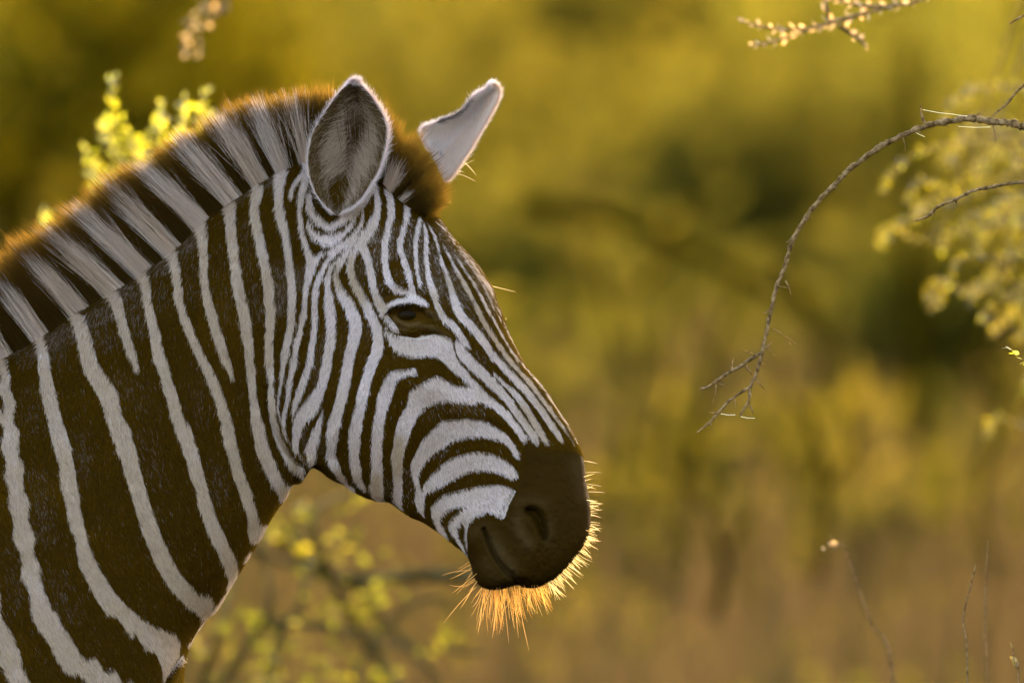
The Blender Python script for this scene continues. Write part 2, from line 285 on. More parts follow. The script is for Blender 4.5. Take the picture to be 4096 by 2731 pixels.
RMZ = np.full((RH, RW), -60.); poly_into(RMZ, MUZ, pad=60)
RD = np.minimum(RD, -RMZ+20)
# highlights painted as paler skin on the lips, the nostril rim and the lid edge
RL = np.zeros((RH, RW))
LIGHT = [('B',[(742,990,40),(790,1080,50),(840,1150,44)],.8),('B',[(880,860,34),(880,930,44),(930,1010,50)],.55),('B',[(700,920,40),(640,960,50)],.4),('B',[(1040,890,16),(1052,950,20),(1040,1000,14)],.5),('B',[(860,800,26),(930,785,30),(1010,800,24)],.35),
 ('B',[(1180,600,60),(1225,750,60)],.35),('B',[(700,1110,30),(760,1190,36)],.4),('L',[(470,740,26),(640,870,28),(860,940,30),(1100,890,24)],.75),('L',[(1050,960,40),(1350,960,60),(1700,1130,60)],.45),('L',[(640,1020,40),(800,1060,40)],.4),('L',[(1300,560,50),(1430,640,70),(1560,740,60)],.7)]
RM = np.zeros((RH, RW)); RT = np.zeros((RH, RW))
for f, p, v in MOTTLE: stroke_into(RM, fr(f, p), soft=(95 if f in 'CD' and v < .7 else 50), val=v*(.75 if f in 'CD' and v < .7 else 1))
for f, p, v in LIGHT: stroke_into(RL, fr(f, p), soft=(22 if f == 'L' else 75), val=v*(1 if f == 'L' else .42))
for f, p, v in TAN: stroke_into(RT, fr(f, p), soft=60, val=v)
def sample(R, px, py):
    x = np.clip((px-RX0)/RS-.5, 0, RW-1.001); y = np.clip((py-RY0)/RS-.5, 0, RH-1.001)
    i = x.astype(int); j = y.astype(int); u = x-i; v = y-j
    return (R[j,i]*(1-u)+R[j,i+1]*u)*(1-v)+(R[j+1,i]*(1-u)+R[j+1,i+1]*u)*v
# ------------------------------------------------------------------ relief of the flank (metres towards the viewer's side, mirrored on the far side)
RZ = np.zeros((RH, RW)); GX, GY = np.meshgrid(gx, gy)
def bump(f, x, y, rx, ry, h, ang=0):
    c = fr(f, [(x, y)])[0]; s = FR[f][2]; rx *= s; ry *= s
    i0, i1, j0, j1 = _win(c[0]-3*max(rx,ry), c[1]-3*max(rx,ry), c[0]+3*max(rx,ry), c[1]+3*max(rx,ry))
    X = GX[j0:j1,i0:i1]-c[0]; Y = GY[j0:j1,i0:i1]-c[1]; a = math.radians(ang)
    u = X*math.cos(a)+Y*math.sin(a); v = -X*math.sin(a)+Y*math.cos(a)
    RZ[j0:j1,i0:i1] += h*np.exp(-(u/rx)**2-(v/ry)**2)
def ridge(f, pts, h):
    """gaussian-profile ridge (or groove) along a stroke, width = 2 sigma"""
    a = spline(fr(f, pts), 4); T = np.zeros((RH, RW))
    for (ax, ay, aw), (bx, by, bw) in zip(a[:-1], a[1:]):
        r = max(aw, bw)*1.6
        i0, i1, j0, j1 = _win(min(ax,bx)-r, min(ay,by)-r, max(ax,bx)+r, max(ay,by)+r)
        if i0 >= i1 or j0 >= j1: continue
        X = gx[i0:i1][None,:]-ax; Y = gy[j0:j1][:,None]-ay
        dx, dy = bx-ax, by-ay; t = np.clip((X*dx+Y*dy)/(dx*dx+dy*dy+1e-9), 0, 1)
        w = (aw+(bw-aw)*t)/2
        T[j0:j1,i0:i1] = np.maximum(T[j0:j1,i0:i1], np.exp(-((X-t*dx)**2+(Y-t*dy)**2)/(w*w+1e-9)))
    global RZ; RZ = RZ+h*T
# eye, brow and lids
bump('L', 870, 620, 620, 520, .010); bump('L', 880, 670, 440, 250, -.013)
ridge('L', [(230,600,120),(450,440,170),(820,350,190),(1180,400,190),(1380,560,150)], .008)
ridge('L', [(300,760,110),(560,960,140),(900,1030,150),(1300,960,150),(1600,1000,150),(1900,1180,120)], .005)
ridge('L', [(450,860,40),(800,975,40),(1100,985,40)], -.002)
ridge('L', [(700,1130,60),(1000,1180,60),(1400,1120,60)], -.0015)
ridge('A', [(690,860,70),(800,830,90),(900,840,90),(980,900,80)], .007)          # bony brow
bump('A', 860, 700, 180, 160, -.004)                                             # hollow above the eye
# cheek, jaw, facial crest
bump('F', 1050, 800, 520, 620, .012); ridge('B', [(150,90,110),(420,190,120),(640,330,110)], .005)
ridge('F', [(420,1300,90),(640,1330,110),(900,1440,120)], .005)
bump('B', 640, 430, 260, 170, .004); ridge('H', [(500,1300,120),(760,1500,120)], .003)
# throat folds
ridge('F', [(150,640,50),(160,860,60),(240,1080,60),(350,1260,60),(470,1360,50)], -.006)
ridge('F', [(225,560,50),(215,780,60),(255,940,60),(330,1110,50),(430,1260,50)], .005)
ridge('F', [(258,800,28),(290,980,28),(360,1150,28),(480,1330,28)], -.004)
ridge('C', [(1640,300,60),(1640,700,70),(1700,1100,70)], .002); ridge('C', [(1380,300,50),(1380,750,60)], -.0015)
ridge('C', [(1760,500,60),(1790,900,70),(1800,1250,60)], -.002)
ridge('D', [(420,0,90),(470,300,90),(560,620,90)], -.003); ridge('D', [(1420,250,60),(1500,480,60)], -.002)
bump('D', 700, 500, 330, 600, .010, -20); bump('D', 1150, 600, 220, 500, .006, -25)
# chest fold at the bottom edge
ridge('D', [(1150,1340,26),(1060,1450,30),(985,1568,34)], -.014)
# muzzle: nostril, lips, mouth
bump('B', 1000, 820, 150, 190, .008, 0)
ridge('B', [(935,832,34),(960,838,46),(990,880,50),(1012,940,40),(1018,970,24)], -.016)
ridge('B', [(880,810,60),(940,790,70),(1010,810,70),(1055,880,60),(1055,960,50)], .0028)
ridge('B', [(860,850,50),(870,930,56),(930,1010,60)], .003)
ridge('B', [(700,930,20),(728,1000,22),(760,1070,24),(810,1135,26),(860,1190,26),(880,1235,26)], -.0095)
ridge('B', [(752,960,70),(790,1050,80),(850,1120,80),(920,1190,70)], .0045)
ridge('B', [(650,960,60),(680,1060,80),(740,1140,80),(800,1200,60)], .003)
ridge('B', [(600,900,20),(612,990,22),(630,1060,22)], -.003)
ridge('B', [(740,1060,26),(780,1130,26),(830,1190,24)], .001)
ridge('B', [(800,760,60),(830,820,60),(860,860,40)], -.003)
for k in range(7):
    ridge('B', [(700+k*22,800+k*3,10),(712+k*20,850,10),(722+k*18,890,10)], -.0012)
# ------------------------------------------------------------------ body loft: dorsal point, ventral point, half width, top-heaviness, roundness
ST = [
 ((2249,2286),(2206,2322),.022,0,.9),((2295,2234),(2150,2347),.040,0,.8),((2334,2181),(2104,2349),.048,0,.75),((2357,2127),(2066,2338),.053,0,.7),
 ((2363,2073),(2012,2353),.055,0,.7),((2360,2012),(1959,2357),.056,.02,.68),((2349,1951),(1920,2341),.055,.04,.68),((2341,1890),(1897,2311),.053,.05,.68),
 ((2334,1836),(1880,2250),.050,.05,.68),((2311,1775),(1859,2211),.048,.05,.66),((2280,1712),(1813,2173),.048,.05,.66),((2245,1663),(1767,2135),.050,.06,.66),
 ((2210,1610),(1721,2104),.053,.08,.66),((2182,1561),(1683,2081),.057,.1,.66),((2151,1526),(1637,2062),.062,.12,.66),((2112,1481),(1591,2028),.067,.14,.66),
 ((2081,1428),(1550,2005),.073,.16,.66),((2053,1375),(1512,2001),.080,.18,.66),((2028,1319),(1469,1988),.087,.2,.66),((2018,1286),(1436,1973),.091,.22,.66),
 ((2004,1246),(1400,1953),.095,.22,.66),((1989,1212),(1372,1932),.098,.22,.66),((1976,1170),(1344,1920),.100,.22,.66),((1961,1142),(1318,1907),.101,.2,.68),
 ((1940,1106),(1298,1892),.101,.18,.7),((1918,1071),(1280,1879),.100,.16,.7),((1890,1038),(1266,1872),.099,.12,.7),((1859,1005),(1255,1869),.097,.08,.72),
 ((1829,969),(1247,1870),.095,.04,.74),((1800,935),(1240,1876),.092,0,.74),((1762,880),(1232,1886),.088,-.02,.74),((1705,835),(1222,1899),.084,-.05,.74),
 ((1620,780),(1210,1915),.081,-.08,.75),((1523,725),(1196,1924),.079,-.1,.75),((1420,675),(1180,1928),.078,-.12,.75),((1320,645),(1165,1946),.078,-.14,.76),
 ((1223,634),(1144,1983),.079,-.16,.77),((1140,662),(1111,2029),.081,-.18,.78),((1044,716),(1078,2081),.083,-.18,.78),((936,793),(1044,2145),.086,-.2,.78),
 ((808,882),(986,2239),.090,-.2,.78),((700,985),(930,2330),.094,-.2,.78),((591,1066),(874,2423),.099,-.2,.78),((471,1146),(823,2476),.105,-.2,.78),
 ((327,1232),(772,2552),.112,-.2,.78),((172,1336),(738,2650),.120,-.2,.78),((29,1421),(729,2800),.130,-.18,.78),((-120,1500),(730,3000),.145,-.16,.78),
 ((-300,1570),(715,3250),.165,-.12,.78),((-520,1620),(640,3480),.190,-.1,.8),((-900,1650),(300,3620),.225,-.08,.8),((-1500,1690),(-400,3700),.26,-.05,.8),
 ((-2300,1660),(-1300,3720),.275,0,.8),((-3000,1600),(-2200,3600),.255,.05,.8),((-3500,1640),(-2900,3350),.21,.05,.8),((-3850,1800),(-3500,3100),.15,0,.8),((-4000,2100),(-3850,2800),.08,0,.8)]
S = np.array([[a[0],a[1],b[0],b[1],w,k,p] for a, b, w, k, p in ST], float)
fine = []
for i in range(len(S)-1):
    L = max(np.hypot(*(S[i+1,:2]-S[i,:2])), np.hypot(*(S[i+1,2:4]-S[i,2:4])))
    step = 4.2 if i < 46 else 60
    fine.append(max(2, int(L/step)))
def cr(P, i, t):
    p0 = P[max(i-1,0)]; p1 = P[i]; p2 = P[i+1]; p3 = P[min(i+2,len(P)-1)]
    return .5*((2*p1)+(-p0+p2)*t+(2*p0-5*p1+4*p2-p3)*t*t+(-p0+3*p1-3*p2+p3)*t**3)
R = []
for i, n in enumerate(fine):
    for k in range(n): R.append(cr(S, i, k/n))
R.append(S[-1]); R = np.array(R); NR = len(R)
# smooth small kinks of the traced outline
for _ in range(3): R[1:-1] = .25*R[:-2]+.5*R[1:-1]+.25*R[2:]
NN, NF = 300, 60                                  # quads round the near and the far half
th = np.concatenate([np.linspace(0, np.pi, NN+1)[:-1], np.linspace(np.pi, 2*np.pi, NF+1)[:-1]])
c, s = np.cos(th), np.sin(th); NT = len(th)
cx = (R[:,0:1]+R[:,2:3])/2 + (R[:,0:1]-R[:,2:3])/2*c; cy = (R[:,1:2]+R[:,3:4])/2+(R[:,1:2]-R[:,3:4])/2*c
yy = -np.sign(s)*R[:,4:5]*np.abs(s)**R[:,6:7]*(1+R[:,5:6]*c)
rel = sample(RZ, cx, cy)*np.clip(np.abs(s)*3, 0, 1)
inr = (cx > RX0+20) & (cy < RY0+RS*RH-20)
yy = yy - np.sign(s)*np.where(inr, rel, 0)
P0 = W(cx, cy, 0.)                                # flank position in the middle plane, then out to the side
V = P0.copy(); V[...,1] = yy
V[...,1] += (fnoise(V, 30, 1)-.5)*.002 - np.sign(s)*np.clip(sample(RMZ, cx, cy)/40, 0, 1)*np.clip(np.abs(s)*2-.3, 0, 1)*((fnoise(V, 170, 61, 2)-.5)*.0022+(fnoise(V*np.array([1,1,.3]), 260, 62, 2)-.5)*.0016)
V = V.reshape(-1, 3)
idx = np.arange(NR*NT).reshape(NR, NT)
a_ = idx[:-1]; b_ = idx[1:]
Q = np.stack([a_, np.roll(a_,-1,1), np.roll(b_,-1,1), b_], -1).reshape(-1, 4)
e0 = len(V); V = np.vstack([V, W(2229.,2306.,0.)[None] , [[V[idx[-1],0].mean()-.03, 0, V[idx[-1],2].mean()]]])
caps = [(int(idx[0,(j+1)%NT]), int(idx[0,j]), e0) for j in range(NT)] + [(int(idx[-1,j]), int(idx[-1,(j+1)%NT]), e0+1) for j in range(NT)]
# ------------------------------------------------------------------ ears: a cupped leaf with thickness, traced outline, own depth
def cshape(pts, n):
    a = spline(np.array(pts, float), 8); d = np.r_[0, np.cumsum(np.hypot(*np.diff(a[:,:2], axis=0).T))]
    return np.stack([np.interp(np.linspace(0, d[-1], n), d, a[:,k]) for k in range(a.shape[1])], 1)
def ear(left, right, y0, y1, cup, roll, n=90, m=60, thick=.004, frame='E'):
    Lp = fr(frame, cshape(left, n)); Rp = fr(frame, cshape(right, n))
    u = np.linspace(0, 1, n)[:,None]; t = np.linspace(-1, 1, m)[None,:]
    px = Lp[:,0:1]*(1-t)/2+Rp[:,0:1]*(1+t)/2; py = Lp[:,1:2]*(1-t)/2+Rp[:,1:2]*(1+t)/2
    y = y0+(y1-y0)*u + cup*(np.sin(np.pi*np.clip(u*.92+.08,0,1))**.6)*(1-np.abs(t)**2.2) + roll*t
    F_ = W(px, py, y)
    du = np.gradient(F_, axis=0); dv = np.gradient(F_, axis=1); N = np.cross(du, dv); N /= np.linalg.norm(N, axis=-1, keepdims=True)+1e-9
    N *= np.where(N[...,1:2] > 0, 1, -1)
    edge = np.clip(1-np.maximum(np.abs(t), np.abs(2*u-1)**6), 0, 1)**.5
    B_ = F_+N*thick*edge[...,None]
    return F_, B_
def addgrid(V, Q, G, flip=False):
    n, m = G.shape[:2]; base = len(V); i = np.arange(n*m).reshape(n, m)+base
    q = np.stack([i[:-1,:-1], i[1:,:-1], i[1:,1:], i[:-1,1:]], -1).reshape(-1, 4)
    if flip: q = q[:, ::-1]
    return np.vstack([V, G.reshape(-1, 3)]), np.vstack([Q, q]), base
NE_L = [(1005,1030),(940,980),(880,900),(842,800),(830,700),(840,600),(870,500),(930,398),(1000,298),(1070,222),(1118,196)]
NE_R = [(1025,1035),(1120,985),(1185,920),(1245,830),(1292,740),(1325,620),(1337,520),(1325,450),(1285,360),(1225,276),(1172,220),(1132,196)]
earF, earB = ear(NE_L, NE_R, -.078, -.055, .045, .004)
FE_L = [(1600,640),(1560,560),(1555,500),(1620,465),(1700,432),(1780,400),(1830,350),(1880,290),(1936,256),(1978,232),(1998,224)]
FE_R = [(1690,830),(1745,770),(1795,700),(1845,630),(1900,535),(1955,440),(2000,360),(2028,290),(2032,262),(2024,236),(2004,223)]
fearF, fearB = ear(FE_L, FE_R, .060, .045, .035, -.01)
nb = len(V); V, Q, eb1 = addgrid(V, Q, earF); V, Q, eb2 = addgrid(V, Q, earB, True); V, Q, eb3 = addgrid(V, Q, fearF); V, Q, eb4 = addgrid(V, Q, fearB, True)
# ------------------------------------------------------------------ legs (outside the picture), tail root
def tube(V, Q, pts, rad, m=16):
    pts = np.array(pts, float); G = []
    for i in range(len(pts)):
        d = pts[min(i+1,len(pts)-1)]-pts[max(i-1,0)]; d /= np.linalg.norm(d)+1e-9
        a = np.cross(d, [0,1,0.01]); a /= np.linalg.norm(a)+1e-9; b = np.cross(d, a)
        A = np.linspace(0, 2*np.pi, m+1)[:,None]
        r = rad[i] if np.ndim(rad[i]) else (rad[i], rad[i])
        G.append(pts[i]+a*np.cos(A)*r[0]+b*np.sin(A)*r[1])
    return addgrid(V, Q, np.array(G))
nl0 = len(V)
fx = -.80
for sy in (-1, 1):
    V, Q, _ = tube(V, Q, [(fx-.02,sy*.09,.88),(fx,sy*.105,.78),(fx+.02,sy*.12,.66),(fx+.02,sy*.11,.46),(fx+.025,sy*.11,.42),(fx+.01,sy*.11,.36),(fx+.01,sy*.11,.15),(fx+.03,sy*.11,.1),(fx+.05,sy*.11,.06),(fx+.06,sy*.11,0),(fx+.06,sy*.11,-.001)],
        [(.09,.04),(.085,.05),(.065,.05),(.042,.038),(.042,.038),(.03,.026),(.026,.022),(.032,.028),(.03,.028),(.05,.045),(.001,.001)])
    hx = -1.72+sy*.06
    V, Q, _ = tube(V, Q, [(hx+.02,sy*.14,1.0),(hx+.1,sy*.15,.82),(hx+.04,sy*.13,.68),(hx-.08,sy*.12,.54),(hx-.1,sy*.12,.46),(hx-.06,sy*.12,.36),(hx-.03,sy*.12,.15),(hx,sy*.12,.1),(hx+.02,sy*.12,.06),(hx+.03,sy*.12,0),(hx+.03,sy*.12,-.001)],
        [(.19,.09),(.14,.08),(.08,.055),(.05,.036),(.045,.034),(.03,.026),(.027,.022),(.032,.028),(.03,.028),(.05,.045),(.001,.001)])
# ------------------------------------------------------------------ coat values on the vertices
vx, vy = proj(V)
dw = sample(RD, vx, vy); mot = sample(RM, vx, vy); tanv = sample(RT, vx, vy)
out = (vx < -30) | (vy > 2765) | (vy < RY0+10)
sx = np.sin(V[:,0]*2*np.pi/.105+1.2*np.sin(V[:,2]*5)+.6*np.sin(V[:,2]*11))
leg = np.arange(len(V)) >= nl0
sl = np.sin(V[:,2]*2*np.pi/.07)
outv = np.where(leg & (V[:,2] < .95), sl, sx)*12
dw = np.where(out, outv+1, dw); mot = np.where(out, .2, mot); tanv = np.where(out, 0, tanv)
earV = np.zeros(len(V))
n, m = earF.shape[:2]; uu = np.repeat(np.linspace(0,1,n), m); tt = np.tile(np.linspace(-1,1,m), n)
for base, inner in ((eb1, True), (eb2, False), (eb3, True), (eb4, False)):
    sl_ = slice(base, base+n*m)
    if base == eb1:
        rim = np.abs(tt)
        w = (rim-np.where(tt < 0, .965, .93))*150 + fnoise(V[sl_], 260, 3)*6-2
        dw[sl_] = w; mot[sl_] = np.clip(.75-1.1*np.exp(-((tt-.1)/.28)**2)*np.clip(1.6-2*uu,0,1)-np.clip(uu-.75,0,1)*1.5, 0, 1); tanv[sl_] = .8*np.exp(-((np.abs(tt)-.7)/.4)**2)
    elif base == eb3:
        dw[sl_] = 12; mot[sl_] = 0; tanv[sl_] = .25+.45*(tt > .25)
        dk = np.exp(-((uu-.13)/.035)**2-((tt-.1)/.35)**2); dw[sl_] = 12-6*dk
    else:
        dw[sl_] = 10; mot[sl_] = 0; tanv[sl_] = 0
    earV[sl_] = 1
# muzzle skin is bare-ish: finer, greyer
mz = np.clip(.5+sample(RMZ, vx, vy)/56, 0, 1); skl = sample(RL, vx, vy)
zmat, nt, out_ = newmat('zebra_skin')
N = nt.nodes; Lk = nt.links
def attr(n_): 
    a = N.new('ShaderNodeAttribute'); a.attribute_name = n_; return a.outputs['Fac']
def math_(op, a, b=None, c=None, clamp=False):
    m = N.new('ShaderNodeMath'); m.operation = op; m.use_clamp = clamp
    for i, v in enumerate((a, b, c)):
        if v is None: continue
        if isinstance(v, (int, float)): m.inputs[i].default_value = v
        else: Lk.new(v, m.inputs[i])
    return m.outputs[0]
tc = N.new('ShaderNodeTexCoord')
def noise_(scale, detail=3, stretch=None):
    n = N.new('ShaderNodeTexNoise'); n.inputs['Scale'].default_value = scale; n.inputs['Detail'].default_value = detail
    if stretch:
        mp = N.new('ShaderNodeMapping'); mp.inputs['Scale'].default_value = stretch; Lk.new(tc.outputs['Object'], mp.inputs[0]); Lk.new(mp.outputs[0], n.inputs[0])
    else: Lk.new(tc.outputs['Object'], n.inputs[0])
    return n.outputs['Fac']
def mixc(f, a, b):
    m = N.new('ShaderNodeMix'); m.data_type = 'RGBA'
    for s_, v in ((0, f), (6, a), (7, b)):
        if isinstance(v, (int, float)): m.inputs[s_].default_value = v
        elif isinstance(v, tuple): m.inputs[s_].default_value = v+(1,)
        else: Lk.new(v, m.inputs[s_])
    return m.outputs[2]
C_WHITE = np.array([.78,.595,.525]); C_TAN = np.array([.52,.345,.21]); C_DARK = np.array([.049,.020,.0002]); C_MUZ = np.array([.029,.012,.0003]); C_MUZL = np.array([.13,.075,.028])
nz = noise_(420, 2, (1,1,.35))
wm = math_('MULTIPLY_ADD', math_('ADD', attr('dw'), math_('MULTIPLY_ADD', nz, 9., -4.5)), .35, .5, clamp=True)
fleck = math_('MULTIPLY', math_('MULTIPLY_ADD', noise_(900, 2, (1,1,.5)), 6, -2.7, clamp=True), attr('mot'))
wm2 = math_('MAXIMUM', wm, math_('MULTIPLY', fleck, .22))
wcol = mixc(attr('tanv'), tuple((C_WHITE*.5+C_TAN*.5)*.75), tuple(C_TAN*.75)); dcol = mixc(attr('skl'), mixc(attr('mz'), tuple(C_DARK), tuple(C_MUZ)), tuple(C_MUZL))
colr = mixc(wm2, dcol, wcol)
pb = N.new('ShaderNodeBsdfPrincipled'); Lk.new(colr, pb.inputs['Base Color']); pb.inputs['Roughness'].default_value = .75
pb.inputs['Specular IOR Level'].default_value = .03
bp = N.new('ShaderNodeBump'); bp.inputs['Strength'].default_value = .35; bp.inputs['Distance'].default_value = .001; Lk.new(noise_(900, 3), bp.inputs['Height']); Lk.new(bp.outputs[0], pb.inputs['Normal'])
Lk.new(pb.outputs[0], out_.inputs[0])
zebra = empty('zebra', (-.62, 0, 0))
tag(zebra, 'black and white striped zebra with brown upright mane, head in profile', 'zebra')
zebra_children = []
def zpart(o):
    o.parent = zebra; o.matrix_parent_inverse = Matrix.Translation((.62, 0, 0)); return o
faces = np.vstack([Q, np.array([(a,b,c_,c_) for a,b,c_ in caps])])
good = faces[:,2] != faces[:,3]
body = mesh('body', V, faces[good], zmat, attrs=dict(dw=dw, mot=mot, tanv=tanv, mz=mz, skl=skl))
bm = bmesh.new(); bm.from_mesh(body.data); bm.verts.ensure_lookup_table()
for a,b,c_ in caps:
    try: bm.faces.new((bm.verts[a], bm.verts[b], bm.verts[c_])).smooth = True
    except ValueError: pass
bm.to_mesh(body.data); bm.free(); zpart(body)
# ------------------------------------------------------------------ hair material
def hair_mat(name, rough=.35, trans=.5, spec=.25, gam=.55):
    m, nt, out = newmat(name); N = nt.nodes; L = nt.links
    a = N.new('ShaderNodeAttribute'); a.attribute_name = 'tint'
    d = N.new('ShaderNodeBsdfDiffuse'); L.new(a.outputs[0], d.inputs[0])
    t = N.new('ShaderNodeBsdfHair'); t.component = 'Transmission'; t.inputs['RoughnessU'].default_value = rough; t.inputs['RoughnessV'].default_value = 1
    L.new(a.outputs[0], t.inputs[0])
    g = N.new('ShaderNodeGamma'); g.inputs[1].default_value = gam; L.new(a.outputs[0], g.inputs[0]); L.new(g.outputs[0], t.inputs[0])
    r = N.new('ShaderNodeBsdfHair'); r.component = 'Reflection'; r.inputs['RoughnessU'].default_value = .4; r.inputs['RoughnessV'].default_value = .6; r.inputs[0].default_value = (.9,.9,.9,1)
    m1 = N.new('ShaderNodeMixShader'); m1.inputs[0].default_value = trans; L.new(d.outputs[0], m1.inputs[1]); L.new(t.outputs[0], m1.inputs[2])
    m2 = N.new('ShaderNodeMixShader'); m2.inputs[0].default_value = spec*.2; L.new(m1.outputs[0], m2.inputs[1]); L.new(r.outputs[0], m2.inputs[2])
    L.new(m2.outputs[0], out.inputs[0]); return m
HM_COAT = hair_mat('coat_hair', trans=.25, spec=.008); HM_MANE = hair_mat('mane_hair', rough=.25, trans=.5, spec=.015); HM_WHISK = hair_mat('whisker_hair', rough=.2, trans=.72, spec=.10, gam=1.15)
# ------------------------------------------------------------------ short coat
def scatter(n_, faceids, wt=1.):
    q = faces_all[faceids]; A, B, C_, D_ = (V[q[:,k]] for k in range(4))
    ar = .5*np.linalg.norm(np.cross(B-A, C_-A), axis=1)+.5*np.linalg.norm(np.cross(C_-A, D_-A), axis=1)
    ar = ar*wt; f = rng.choice(len(q), n_, p=ar/ar.sum()); u = rng.random(n_); v = rng.random(n_)
    w4 = np.stack([(1-u)*(1-v), u*(1-v), u*v, (1-u)*v], 1)
    q = q[f]; P = (V[q]*w4[...,None]).sum(1)
    Nn = np.cross(V[q[:,1]]-V[q[:,0]], V[q[:,3]]-V[q[:,0]]); Nn /= np.linalg.norm(Nn, axis=1, keepdims=True)+1e-12
    at = [(x[q]*w4).sum(1) for x in (dw, mot, tanv, mz, skl)]
    return P, Nn, at, ar.sum()
faces_all = Q
nbq = NR_q = (NR-1)*NT
fc = V[Q[:nbq]].mean(1); fpx, fpy = proj(fc)
jj = np.tile(np.arange(NT), NR-1)
vis = np.where((fpx > -180) & (fpy < 2850) & ((jj < NN+6) | (jj > NT-8)) | (((fpx <= -180) | (fpy >= 2850)) & (fpx > -2600) & (jj < NN)))[0]
vw = np.where((fpx[vis] > -180) & (fpy[vis] < 2850), 1., .12)
NH = 500000
P, Nn, (hdw, hmot, htan, hmz, hskl), area = scatter(NH, vis, vw)
# outward normals
ctr = np.stack([P[:,0], 0*P[:,1], P[:,2]], 1); sgn = np.sign(((P-ctr)*Nn).sum(1)); 
# orientation of the quads is uniform over the loft, so one flip serves all
if np.median(sgn) < 0: Nn = -Nn
hpx, hpy = proj(P)
hdw = hdw-np.clip((hpx-(1700+.62*(hpy-1000).clip(0)))/90, 0, 1)*3.0
# combing direction: key directions spread over the flank
KD = np.array([(1750,1000,.25,1),(1900,1250,.5,1),(2100,1600,.6,1),(2250,2000,.3,1),(1950,2150,.6,.8),(1600,1700,-.15,1),(1450,1450,-.35,1),(1300,1150,-.25,1),(1350,1750,-.2,1),
 (1100,1100,0,1),(900,1400,.1,1),(600,1500,.15,1),(300,1700,.2,1),(900,2000,.3,1),(500,2400,.5,1),(100,2200,.2,1),(1500,950,.1,1),(1700,1500,.5,.9),(1450,900,-.2,1),(0,1600,.1,1)], float)
wgt = 1/(((hpx[:,None]-KD[:,0])**2+(hpy[:,None]-KD[:,1])**2)+9000.)**1.5; wgt /= wgt.sum(1, keepdims=True)
dxz = wgt@KD[:,2:4]
Dv = np.stack([dxz[:,0], 0*dxz[:,0], -dxz[:,1]], 1)
Dv += (fnoise(P, 45, 5)[:,None]-.5)*np.array([.7,0,.2])+rng.normal(0, .16, (NH,3))
Dv -= (Dv*Nn).sum(1, keepdims=True)*Nn; Dv /= np.linalg.norm(Dv, axis=1, keepdims=True)+1e-9
ln = .0085*(.7+.6*rng.random(NH)); ln *= np.where(hmz > .5, .35, 1); face = np.clip((hpx-1150)/500, 0, 1); ln *= 1-.3*face
lift = .20+.12*rng.random(NH)
# keep the eye free of coat
ex, ey = fr('L', [(880,690)])[0]; ea = math.radians(8)
eu = ((hpx-ex)*math.cos(ea)+(hpy-ey)*math.sin(ea))/66; ev = (-(hpx-ex)*math.sin(ea)+(hpy-ey)*math.cos(ea))/38
keep = (eu**2+ev**2 > 1) & ~((hmz > .5) & (rng.random(NH) < .35))
nos = np.hypot((hpx-fr('B',[(975,880)])[0][0])/30, (hpy-fr('B',[(975,880)])[0][1])/55) > 1
keep &= nos
t3 = np.array([0., .5, 1.])[None,:,None]
Pc = P[:,None]+ln[:,None,None]*(Dv[:,None]*t3 + Nn[:,None]*(lift[:,None,None]*(t3*1.2-.35*t3**2)))-Nn[:,None]*.0004
wh = hdw+rng.normal(0, 1.5, NH)+(fnoise(P*np.array([1,1,.45]), 260, 21, 2)-.5)*11 > 0
wh = wh & (rng.random(NH) > np.clip(hmz*1.25-.12, 0, 1))
hmot = np.maximum(hmot, np.where(hpx > 1250, .02, .035)*(hmz < .1))*(.5+.9*fnoise(P, 18, 71, 2))
fl = (~wh) & (rng.random(NH) < hmot*.6*np.clip(2.0*fnoise(P, 480, 9, 1)-.3, 0, 1.5))
htan = np.maximum(htan, np.clip((1280-hpx)/300, 0, 1)*(.62+.3*fnoise(P, 9, 41, 2)))
htan = np.clip(htan+np.clip(fnoise(P, 22, 43, 2)*1.3-.35, 0, 1)*.55+.12*(hmz < .5)+.45*np.clip((hpx-(1720+.62*(hpy-1000).clip(0)))/110, 0, 1), 0, 1)
jit = (.78+.36*rng.random(NH))[:,None]; tone = (.93+.14*fnoise(P, 60, 11))[:,None]
cw = (C_WHITE[None]*(1-htan[:,None])+C_TAN[None]*htan[:,None])*jit*tone
dirt = np.clip(fnoise(P, 28, 13, 3)*1.6-.75, 0, 1)[:,None]*.35; cw = cw*(1-dirt)+cw*np.array([.9,.78,.62])*dirt
cdk = C_DARK[None]*(.7+.9*rng.random(NH))[:,None]*(1+1.2*np.clip(fnoise(P,14,15,2)-.5,0,1))[:,None]
cdk = np.where((hmz > .5)[:,None], C_MUZ[None]*(.5+.9*rng.random(NH))[:,None]*(.55+.9*fnoise(P, 130, 63, 3))[:,None], cdk)
cdk = cdk*(1-hskl[:,None])+C_MUZL*hskl[:,None]*(.6+.8*rng.random(NH))[:,None]
flc = (C_WHITE*.10+C_TAN*.20+C_DARK*.6)[None]*(.6+.9*rng.random(NH)**1.5)[:,None]
fleckw = fl & (hpx > 1480) & (rng.random(NH) < .4)
col = np.where(wh[:,None], cw, np.where(fl[:,None], np.where(fleckw[:,None], cw*.8, flc), cdk))
sh = (wh & (rng.random(NH) < .10+.35*np.clip(hmot*1.6-.2,0,1)*(hpx > 1560)))[:,None]; col = np.where(sh, col*np.array([.55,.5,.42]), col)  # some white hairs darkened as painted shadow gaps, more where mottled
rad = np.stack([np.full(NH,.00022), np.full(NH,.00019), np.full(NH,.00004)], 1)*(.8+.4*rng.random(NH))[:,None]
rad = np.where(fl[:,None], rad*.75, rad)*np.where((hpx < -180) | (hpy > 2850), 2.4, 1)[:,None]
zpart(hair('coat', Pc[keep], rad[keep], col[keep], HM_COAT))
